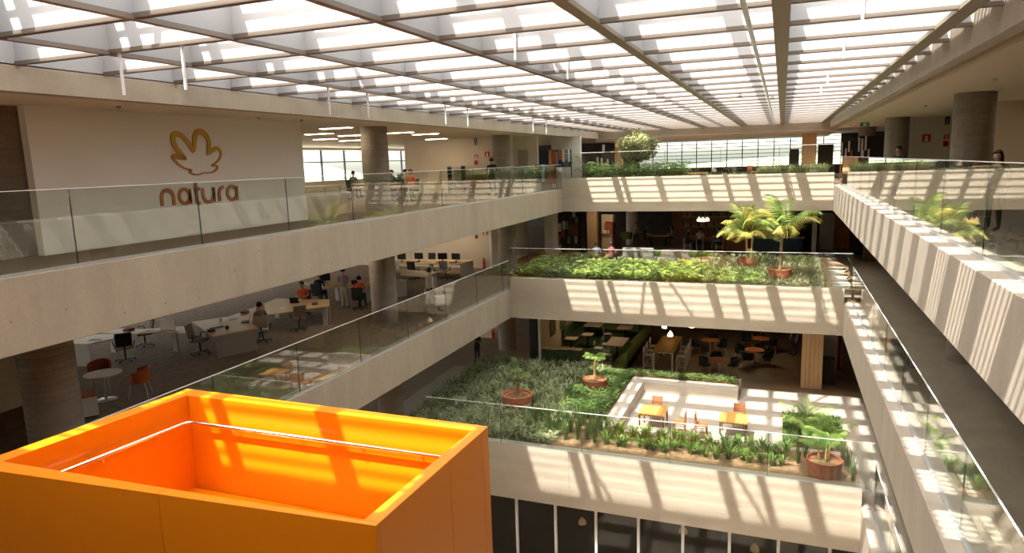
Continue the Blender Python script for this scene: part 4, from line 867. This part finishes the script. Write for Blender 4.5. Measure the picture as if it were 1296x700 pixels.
for x, y, w_, h_, lb, m in ((2.7, 46.5, .8, 2.3, 'tall grey locker right of the slim white post', 'grey_laminate'), (3.6, 47.2, .8, 2.4, 'tall reddish wooden locker right of the white post', 'red_wood'), (4.4, 44.2, .6, 1.1, 'low dark locker under the right gallery', 'black'), (4.6, 41.8, .6, 1.0, 'low dark locker with a wood edge under the right gallery', 'dark_wood')):
    t = thing('locker', lb, 'cabinet', (x, y, L2)); MB().box(-w_/2, w_/2, -.3, .3, 0, h_).build('body', m, t); MB().box(-w_/2+.03, -.01, -.32, -.3, .04, h_-.04).build('door', m, t); MB().box(.01, w_/2-.03, -.32, -.3, .04, h_-.04).build('door', m, t)
def sofa(loc, rz, w_, m, label, h=.75):
    t = thing('sofa', label, 'sofa', loc, rz)
    MB().box(-w_/2, w_/2, -.4, .35, .1, .42).build('seat', m, t, bevel=.04); MB().box(-w_/2, w_/2, -.45, -.25, .1, h).build('backrest', m, t, bevel=.06)
    for s in (-1, 1): MB().box(s*w_/2-.08, s*w_/2+.08, -.45, .35, .1, .58).build('armrest', m, t, bevel=.04)
    for sx in (-1, 1):
        for sy in (-1, 1): MB().box(sx*(w_/2-.1)-.02, sx*(w_/2-.1)+.02, sy*.3-.02, sy*.3+.02, 0, .1).build('leg', 'black', t)
    return t
sofa((-7.15, 37.3, L2), 0, 1.7, 'sofa_grey', 'grey sofa seen from behind beyond the bright shrubs', 1.15); sofa((-5.3, 37.9, L2),   .1, 1.5, 'sofa_grey', 'second grey sofa beside the low wooden table', 1.0)
t = rect_table('low_table', .9, .6, 'table_wood', 'pale_wood', .62, planks=4); t.location = (-4.5, 36.3, L2); t['label'] = 'low wooden table beyond the shrubs of the middle planter'
t = rect_table('low_table', .8, .5, 'white_laminate', 'white_metal', .45); t.location = (-8.2, 37.9, L2); t['label'] = 'low white table beside the two seated people'
def pendant(x, y, ztop, z, label, group, r=.14, bulb='lamp_bulb_room'):
    t = thing('pendant_lamp', label, 'lamp', (x, y, z), 0, group)
    MB().lathe([(r, 0), (r*.85, .12), (r*.35, .22), (.02, .28)], n=16).build('shade', 'pendant', t); MB().tube([(0, 0, .27), (0, 0, ztop-z)], .006, 5).build('cord', 'black', t); MB().lathe([(0, .02), (.04, .05), (.04, .1), (0, .13)], n=10).build('bulb', bulb, t)
for x, y in ((-4.95, 46.2), (-4.45, 46.4), (-4.7, 46.0)): pendant(x, y, B3+.18, L2+1.75, 'pale bell pendant lamp above the reddish lounge table', 'pendants over the reddish table')
for x, y in ((-5.55, 35.8), (-5.0, 34.2), (-4.2, 36.2)): pendant(x, y, B2+.18, L1+1.35, 'pale bell pendant lamp above the white high table', 'pendants over the cafe high table')
for x, y in ((-6.7, 23.5), (-3.0, 24.0), (-.5, 23.6)): pendant(x, y, B1+.18, .9, 'small glowing pendant lamp behind the dark ground-floor glass', 'pendants behind the dark glass', .16, 'lamp_bulb')
# ================================================================== CAFE (garden storey)
def banquette(x0, x1, y0, y1, label, m, back_side, h=.85):
    t = thing('banquette', label, 'bench', ((x0+x1)/2, (y0+y1)/2, L1)); hx_, hy_ = (x1-x0)/2, (y1-y0)/2
    MB().box(-hx_, hx_, -hy_, hy_, .12, .44).build('seat', m, t, bevel=.03)
    b = {'l': (-hx_, -hx_+.14, -hy_, hy_), 'r': (hx_-.14, hx_, -hy_, hy_), 'n': (-hx_, hx_, -hy_, -hy_+.14), 'f': (-hx_, hx_, hy_-.14, hy_)}[back_side]
    MB().box(*b, .12, h).build('backrest', m, t, bevel=.03)
    for sx in (-1, 1):
        for sy in (-1, 1): MB().box(sx*(hx_-.06)-.025, sx*(hx_-.06)+.025, sy*(hy_-.06)-.025, sy*(hy_-.06)+.025, 0, .12).build('leg', 'dark_wood', t)
banquette(-7.4, -6.7, 31.9, 38.6, 'long olive green bench with its back to the white high table', 'green_fabric', 'r', .95)
banquette(-11.0, -9.05, 31.65, 32.75, 'dark green bench seen from behind at the cafe edge', 'dark_green_fabric', 'n', .92)
banquette(-11.2, -10.5, 35.8, 40.0, 'dark green bench along the pale wood wall', 'dark_green_fabric', 'l', .95)
banquette(-10.2, -7.6, 39.4, 40.2, 'olive bench across the back of the booth area', 'green_fabric', 'f', .95)
tag(MB().prism([(-11.05, 31.9), (-9.0, 31.9), (-9.0, 32.2), (-11.05, 32.2)], L1+.925, L1+.97).build('bench_ledge', 'pale_wood'), 'pale wood ledge on top of the dark green bench', 'ledge')
struct('floor', MB().box(-10.5, -7.42, 33.4, 39.4, L1, L1+.008), 'dark_green_fabric', 'dark green carpet under the booth tables')
for x, y, lx, ly, lb in ((-7.85, 34.8, .95, 1.8, 'long pale table beside the olive bench'), (-10.4, 34.85, .65, .6, 'small pale square table by the wood wall'), (-9.75, 35.9, .6, .6, 'small pale square table behind the first one'), (-10.0, 38.2, 1.0, 1.0, 'pale table at the back of the booth area'), (-8.1, 38.0, .8, .9, 'pale table at the far end of the olive bench')):
    t = rect_table('cafe_table', lx, ly, 'pale_wood', 'black', .74, pedestal=True); t.location = (x, y, L1); t['label'] = lb
stool = side_chair('cafe_chair', 'white_laminate', 'channel', 0, .46, .8)
for x, y, rz, lb in ((-8.55, 35.2, -PI/2, 'white cafe chair at the left of the long pale table'), (-8.0, 33.2, 0, 'white cafe chair at the near end of the long pale table'), (-8.75, 34.3, -PI/2, 'white cafe chair nearest the potted palm'), (-9.0, 37.4, -1.2, 'white cafe chair at the back booth table')):
    place(stool, (x, y, L1), rz, lb)
ht = rect_table('high_table', 1.0, 3.2, 'table_wood', 'white_metal', 1.02, planks=6, lt_=.07); ht.location = (-5.08, 33.95, L1); ht['label'] = 'long high table with orange wood top and white frame'
hst = side_chair('high_stool', 'white_laminate', 'white_metal', 0, .72, 1.12)
for x, y, rz, lb in ((-5.85, 32.8, -PI/2, 'olive bench side, next to the garden'), (-5.85, 33.6, -PI/2, 'olive bench side, in the middle'), (-5.85, 34.5, -PI/2, 'olive bench side, furthest from the garden'), (-4.3, 32.9, PI/2, 'round tables side, next to the garden'), (-4.3, 33.8, PI/2, 'round tables side, in the middle'), (-4.3, 34.7, PI/2, 'round tables side, furthest from the garden')): place(hst, (x, y, L1), rz, 'white high stool on the '+lb, 'high stools at the high table')
cafe_t = round_table('cafe_round_table', .46, 'red_wood', 'channel'); cafe_c = tub_chair('shell_chair', 'black', 'pale_wood', 'black')
RT = ((-2.52, 32.75, 'nearest the low hedge strip', [(-3.15, 32.7, -1.6), (-1.9, 33.0, 1.7), (-2.7, 33.6, 3.1)]), (-3.25, 36.3, 'beside the white high table', [(-3.95, 36.1, -1.6), (-2.65, 36.3, 1.6), (-3.2, 37.1, 3.1)]), (-1.0, 34.95, 'in the middle with four chairs', [(-1.3, 34.25, -.3), (-.4, 34.9, 1.5), (-1.7, 35.4, -2), (-.75, 35.7, 2.9)]), (-.8, 37.3, 'beside the dark standing person', [(-1.5, 37.8, -2), (-.25, 37.2, 1.5), (-.9, 38.1, 3.1)]))
for x, y, lb, cs in RT:
    place(cafe_t, (x, y, L1), 0, f'round orange wood cafe table {lb}')
    for (cx, cy_, rz), wh in zip(cs, (('garden side', 'pillar side', 'high table side', 'bar side') if len(cs) == 4 else ('high table side', 'pillar side', 'back wall side'))): place(cafe_c, (cx, cy_, L1), rz, f'black shell chair, {wh}, at the cafe table {lb}', 'shell chairs at the round cafe tables')
for k, (x, y, h_, lb, m) in enumerate(((2.15, 32.75, 1.15, 'grey-black counter cabinet just right of the plank pillar', 'dark_fabric'), (2.3, 33.8, 2.0, 'dark shelf cabinet with an orange edge behind the plank pillar', 'cloth_grey'), (2.6, 35.2, 2.3, 'tall dark cabinet at the back right of the cafe', 'black'))):
    t = thing('cafe_cabinet', lb, 'cabinet', (x, y, L1)); MB().box(-.3, .3, -.3, .3, 0, h_).build('body', m, t); MB().box(-.28, .1, -.32, -.3, .05, h_-.05).build('door', m, t); MB().box(.24, .3, -.33, -.3, .1, h_).build('edge', 'terracotta_fabric' if k else 'black', t)
tag(MB().box(-11.12, -11.0, 31.55, 31.67, L1, B2+.18).build('white_post', 'white_laminate'), 'slim white post at the corner of the cafe', 'post')
tag(MB().box(-11.7, -11.3, 31.9, 32.3, L1, B2+.18).build('dark_post', 'black'), 'dark post beside the slim white post', 'post')
for y, lb in ((34.2, 'framed green picture on the pale wood wall near the white post'), (36.0, 'framed dark picture above the dark green wall bench')):
    t = thing('framed_picture', lb, 'picture', (-11.22, y, L1+1.5)); MB().box(0, .03, -.45, .45, -.5, .5).build('frame', 'dark_wood', t); MB().box(.03, .035, -.38, .38, -.43, .43).build('print', 'leaf_dark', t)
# sunken seating: wooden tables and chairs
gt = rect_table('garden_table', 1.0, 1.1, 'table_wood', 'dark_wood', .74, planks=7); gc = side_chair('garden_chair', 'red_wood', 'red_wood', 4, .45, .88)
place(gt, (-4.3, 25.2, L1+.012), 0, 'square slatted wood garden table near the left seat wall'); place(gt, (-1.38, 25.25, L1+.012), 0, 'square slatted wood garden table near the open paving')
place(gc, (-4.35, 26.2, L1+.012), PI, 'slatted red-brown chair behind the garden table near the left seat wall'); place(gc, (-3.3, 25.0, L1+.012), PI/2, 'slatted red-brown chair to the right of the garden table near the seat wall')
place(gc, (-1.25, 26.2, L1+.012), PI, 'slatted red-brown chair behind the garden table near the paving'); place(gc, (-2.5, 25.0, L1+.012), -PI/2, 'slatted red-brown chair to the left of the garden table near the paving')
place(ch_lw, (-9.45, 36.9, L2), .3, 'dark wooden chair under the person in pale blue beyond the shrubs'); place(ch_lw, (-8.7, 37.1, L2), -.3, 'dark wooden chair under the person in maroon beyond the shrubs')
# small things on the office desks
kbm = MB().box(-.21, .21, -.07, .07, 0, .02).mesh('keyboard', 'black'); bkm = MB().box(-.11, .11, -.15, .15, 0, .05).mesh('folder', 'cloth_maroon'); mgm = MB().lathe([(.035, 0), (.04, .09), (.035, .09), (.03, .01), (0, .01)], n=12).mesh('mug', 'white_laminate')
for me_, nm, cat_, x, y, rz, lb in ((kbm, 'keyboard', 'keyboard', -18.4, 32.55, 0, 'black keyboard before the left monitor of the far desk'), (kbm, 'keyboard', 'keyboard', -17.0, 32.65, .2, 'black keyboard before the middle monitor of the far desk'), (kbm, 'keyboard', 'keyboard', -16.2, 32.65, 0, 'black keyboard before the end monitor of the far desk'),
    (kbm, 'keyboard', 'keyboard', -18.0, 28.95, 0, 'black keyboard on the desk behind the round column'), (bkm, 'folder', 'folder', -17.4, 16.95, .9, 'maroon folder on the near end of the curved desk'), (bkm, 'folder', 'folder', -18.4, 19.6, .3, 'maroon folder in the middle of the curved desk'), (bkm, 'folder', 'folder', -20.4, 16.35, .2, 'maroon folder on the narrow pale desk'),
    (bkm, 'folder', 'folder', -16.7, 21.5, .6, 'maroon folder at the column end of the bench desk'), (mgm, 'mug', 'cup', -18.2, 18.2, 0, 'white mug on the curved bench desk'), (mgm, 'mug', 'cup', -16.9, 20.6, 0, 'white mug beside the pale grey chair'), (mgm, 'mug', 'cup', -19.0, 25.3, 0, 'white mug on the desk of the person in black'), (kbm, 'keyboard', 'keyboard', -17.6, 17.4, 1.1, 'black keyboard on the curved bench desk'), (mgm, 'mug', 'cup', -16.0, 32.9, 0, 'white mug at the end of the far desk')):
    tag(ref(me_, nm, None, (x, y, L2+.746), (0, 0, rz)), lb, cat_)
# ================================================================== PEOPLE
def person(label, loc, rz, pose='stand', top='cloth_white', legs='cloth_navy', hair='hair_dark', skin='skin_b', h=1.72, long_hair=False, shoes='black'):
    """one continuous skinned body; faces take skin, top, trousers or shoe material by the nearest bone"""
    J = {}; s = h/1.72
    sit = pose == 'sit'
    hipz = .62 if sit else .92
    def P(x, y, z): return (x*s, y*s, z*s)
    z0 = hipz
    lean = .05 if sit else 0
    J['pelvis'] = (0, 0, z0, .15); J['waist'] = (0, lean*.5, z0+.17, .125); J['chest'] = (0, lean, z0+.36, .145); J['neckb'] = (0, lean, z0+.50, .06); J['neck'] = (0, lean+.01, z0+.555, .046)
    J['chin'] = (0, lean+.035, z0+.612, .064); J['head'] = (0, lean+.03, z0+.675, .105); J['crown'] = (0, lean+.015, z0+.755, .088)
    E_ = [('pelvis', 'waist', 1), ('waist', 'chest', 1), ('chest', 'neckb', 1), ('neckb', 'neck', 0), ('neck', 'chin', 0), ('chin', 'head', 0), ('head', 'crown', 0)]
    J['nose'] = (0, lean+.145, z0+.655, .014); E_.append(('head', 'nose', 0))
    for q in (-1, 1):
        n = 'l' if q < 0 else 'r'
        J['sh'+n] = (q*.175, lean, z0+.46, .065)
        if pose == 'walk': el, ha = ((q*.23, -.06*q, z0+.19), (q*.22, .10*q+.05, z0-.04))
        elif sit: el, ha = ((q*.23, .06, z0+.22), (q*.15, .30, z0+.22))
        elif pose == 'hold': el, ha = ((q*.23, -.02, z0+.20), (q*.09, .24, z0+.26))
        else: el, ha = ((q*.24, -.02, z0+.20), (q*.23, .05, z0-.04))
        J['el'+n] = (*el, .043); J['wr'+n] = (*ha, .030)
        d = Vector(ha)-Vector(el); d.normalize(); pm = Vector(ha)+d*.08; J['pa'+n] = (*pm, .030)
        E_ += [('chest', 'sh'+n, 1), ('sh'+n, 'el'+n, 1), ('el'+n, 'wr'+n, 0 if pose != 'walk' else 1), ('wr'+n, 'pa'+n, 0)]
        side = d.cross(Vector((q, 0, .3))).normalized()
        for k, ll in enumerate((.065, .075, .07, .055)):
            a = pm+side*(.024*(k-1.5)); c = a+d*ll*.6+Vector((-q*.01, 0, -.004)); e = c+d*ll*.4+Vector((-q*.018, 0, -.012))
            J[f'f{k}{n}'] = (*c, .0095); J[f'g{k}{n}'] = (*e, .008); E_ += [('pa'+n, f'f{k}{n}', 0), (f'f{k}{n}', f'g{k}{n}', 0)]
        th = Vector(ha)+d*.03+side*(-.05); J['th'+n] = (*th, .010); J['ti'+n] = (*(th+d*.035), .009); E_ += [('wr'+n, 'th'+n, 0), ('th'+n, 'ti'+n, 0)]
        J['hp'+n] = (q*.09, 0, z0-.04, .10)
        if sit: kn, an = (q*.12, .42, z0-.03), (q*.12, .44, .09)
        elif pose == 'walk': kn, an = (q*.09, .10+.12*q, .50), (q*.08, .02+.28*q, .10 if q > 0 else .14)
        else: kn, an = (q*.10, .03, .49), (q*.11, 0, .08)
        J['kn'+n] = (*kn, .062); J['an'+n] = (*an, .042); J['to'+n] = (an[0]*1.05, an[1]+.17, .035 if not (pose == 'walk' and q < 0) else .05, .036)
        E_ += [('pelvis', 'hp'+n, 2), ('hp'+n, 'kn'+n, 2), ('kn'+n, 'an'+n, 2), ('an'+n, 'to'+n, 3)]
    ks = list(J); ix = {k: i for i, k in enumerate(ks)}
    me = bpy.data.meshes.new('person'); me.from_pydata([P(*J[k][:3]) for k in ks], [(ix[a], ix[b]) for a, b, _ in E_], [])
    o = bpy.data.objects.new('tmp', me); C.objects.link(o)
    o.modifiers.new('skin', 'SKIN'); sv = me.skin_vertices[0].data
    for k in ks:
        r = J[k][3]*s; sv[ix[k]].radius = (r, r*(.72 if k in ('chest', 'waist', 'pelvis') else 1)); sv[ix[k]].use_root = k == 'pelvis'
    sub = o.modifiers.new('sub', 'SUBSURF'); sub.levels = 1; sub.render_levels = 1
    dg = bpy.context.evaluated_depsgraph_get(); me2 = bpy.data.meshes.new_from_object(o.evaluated_get(dg)); bpy.data.objects.remove(o)
    me2.materials.clear()
    for m in (skin, top, legs, shoes): me2.materials.append(M[m])
    A = np.array([P(*J[a][:3]) for a, b, _ in E_]); Bv = np.array([P(*J[b][:3]) for a, b, _ in E_]); mi = np.array([c for *_, c in E_])
    co = np.array([p.center for p in me2.polygons]) if len(me2.polygons) else np.zeros((0, 3))
    AB = Bv-A; t = np.clip(((co[:, None]-A)*AB).sum(2)/(AB*AB).sum(1), 0, 1); dist = np.linalg.norm(co[:, None]-(A+t[..., None]*AB), axis=2)
    me2.polygons.foreach_set('material_index', mi[dist.argmin(1)].astype(np.int32)); me2.polygons.foreach_set('use_smooth', [True]*len(me2.polygons)); me2.update()
    b = bpy.data.objects.new('person', me2); C.objects.link(b); b.location = loc; b.rotation_euler = (0, 0, rz); tag(b, label, 'person')
    hm = MB(); hx_, hy_, hz_ = (lean+.015)*s, 0, 0
    prof = []
    V = []; F = []; nl, na = 7, 14
    for i in range(nl):
        ph = i/(nl-1)*2.0
        for j in range(na):
            a = 2*PI*j/na; front = max(0, math.sin(a)); r = .106*math.sin(ph)+.0; zz = .122*math.cos(ph)-(0 if not long_hair else .17*(i/(nl-1))**2*(1-front)); zz = max(zz, .055) if front > .3 else zz
            if front > .3: r = min(r, .106*math.sqrt(max(0, 1-(zz/.122)**2))) if ph > .5 else r
            V.append((r*math.cos(a)*s, (lean+.012+r*1.08*math.sin(a))*s, (z0+.70+zz)*s))
    for i in range(nl-1):
        for j in range(na): F.append((i*na+j, i*na+(j+1) % na, (i+1)*na+(j+1) % na, (i+1)*na+j))
    hm.add(V, F); hm.build('hair', hair, b, smooth=True)
    ey = MB()
    for q in (-1, 1): ey.lathe([(.0, -.008), (.008, 0), (0, .008)], q*.033*s, (lean+.118)*s, 6)
    eo = ey.build('eyes', 'black', b); eo.location.z = (z0+.668)*s
    return b
person('walking man in a pale shirt and dark trousers by the left glass guard', (-13.05, 24.1, L2), -.5, 'walk', 'cloth_khaki', 'cloth_black', h=1.86)
tag(MB().prism([(-.22, -.07), (.22, -.07), (.2, .07), (-.2, .07)], 0, .42).tube([(-.1, 0, .42), (-.08, 0, .52), (.08, 0, .52), (.1, 0, .42)], .01, 6).build('carrier_bag', 'light_fabric'), 'pale carrier bag hanging beside the walking man', 'bag').matrix_world = Matrix.Translation((-12.67, 24.21, L2+.33)) @ Matrix.Rotation(1.07, 4, 'Z')
person('seated man in a grey shirt at the curved bench desk', (-16.72, 18.55, L2), 1.2, 'sit', 'cloth_grey', 'cloth_navy')
person('seated person in a red-orange top behind the bench desk', (-18.1, 22.6, L2), 3.5, 'sit', 'cloth_red', 'cloth_navy', 'hair_dark', 'skin_a')
person('seated person in black beside the standing person in grey', (-18.75, 24.5, L2), .2, 'sit', 'cloth_black', 'cloth_black')
person('standing person in a grey jacket and khaki trousers at a desk', (-17.2, 24.15, L2), .1, 'hold', 'cloth_grey', 'cloth_khaki', h=1.75)
person('seated person in a bright red top seen from behind by the column', (-16.45, 24.15, L2), .3, 'sit', 'cloth_red', 'cloth_black')
person('standing person all in black on the garden floor holding something', (-14.55, 31.65, L1), 2.9, 'hold', 'cloth_black', 'cloth_black', h=1.72, long_hair=True, skin='skin_a')
person('dark standing person at the back of the cafe beside the plank pillar', (.85, 37.0, L1), 2.2, 'stand', 'cloth_black', 'cloth_navy', h=1.8)
person('person in a pale blue top seated beyond the bright shrubs', (-9.45, 36.9, L2), .3, 'sit', 'cloth_blue', 'cloth_navy', 'hair_brown')
person('person in a maroon top seated beyond the bright shrubs', (-8.7, 37.1, L2), -.3, 'sit', 'cloth_maroon', 'cloth_black')
person('dark standing person beside the lounge table', (-9.0, 45.8, L2), 3.0, 'hold', 'cloth_grey', 'cloth_black', h=1.7)
person('person in black with dark hair seated left at the lounge table', (-8.65, 46.9, L2), -PI/2, 'sit', 'cloth_black', 'cloth_black', long_hair=True)
person('person in a pale patterned top seated right at the lounge table', (-6.75, 46.9, L2), PI/2, 'sit', 'cloth_khaki', 'cloth_navy', long_hair=True)
person('man in a pale pink shirt seated with his back to the planter', (-4.72, 44.65, L2), 0, 'sit', 'cloth_pink', 'cloth_black', 'hair_dark', h=1.8)
person('person in navy seated left of the man in pale pink', (-5.6, 45.5, L2), -PI/2, 'sit', 'cloth_navy', 'cloth_navy', 'hair_brown')
person('person in black seated right of the man in pale pink', (-3.6, 45.5, L2), PI/2, 'sit', 'cloth_black', 'cloth_blue')
person('standing man in dark clothes behind the left top gallery glass', (-13.2, 31.3, L3), .3, 'stand', 'cloth_black', 'cloth_black', h=1.86, skin='skin_a')
person('person standing on the right gallery in front of a round column', (3.85, 28.2, L3), 2.6, 'stand', 'cloth_navy', 'cloth_black', h=1.74, skin='skin_a')
person('long-haired person in dark clothes on the right gallery', (3.85, 15.8, L3), 2.4, 'stand', 'cloth_black', 'cloth_black', 'hair_brown', h=1.54, long_hair=True)
for x, y, rz, c_, lb in ((-20.4, 30.08, 0, 'cloth_grey', 'person in grey seated at the left end of the long gallery desk'), (-19.4, 30.1, .2, 'cloth_maroon', 'person in maroon seated at the long gallery desk'), (-18.3, 30.08, 0, 'cloth_black', 'person in black seated at the long gallery desk'), (-17.4, 30.1, -.2, 'cloth_khaki', 'person in khaki seated at the long gallery desk'), (-16.9, 28.14, PI, 'cloth_navy', 'person in navy seated at the desk for two'), (-15.9, 28.14, PI, 'cloth_red', 'person in a reddish top seated at the desk for two')):
    place(ch_dark, (x, y, L3), rz, 'dark office chair under the '+lb.split(' seated')[0]+' on the top gallery')
    person(lb, (x, y, L3), rz, 'sit', c_, 'cloth_navy', h=1.74)
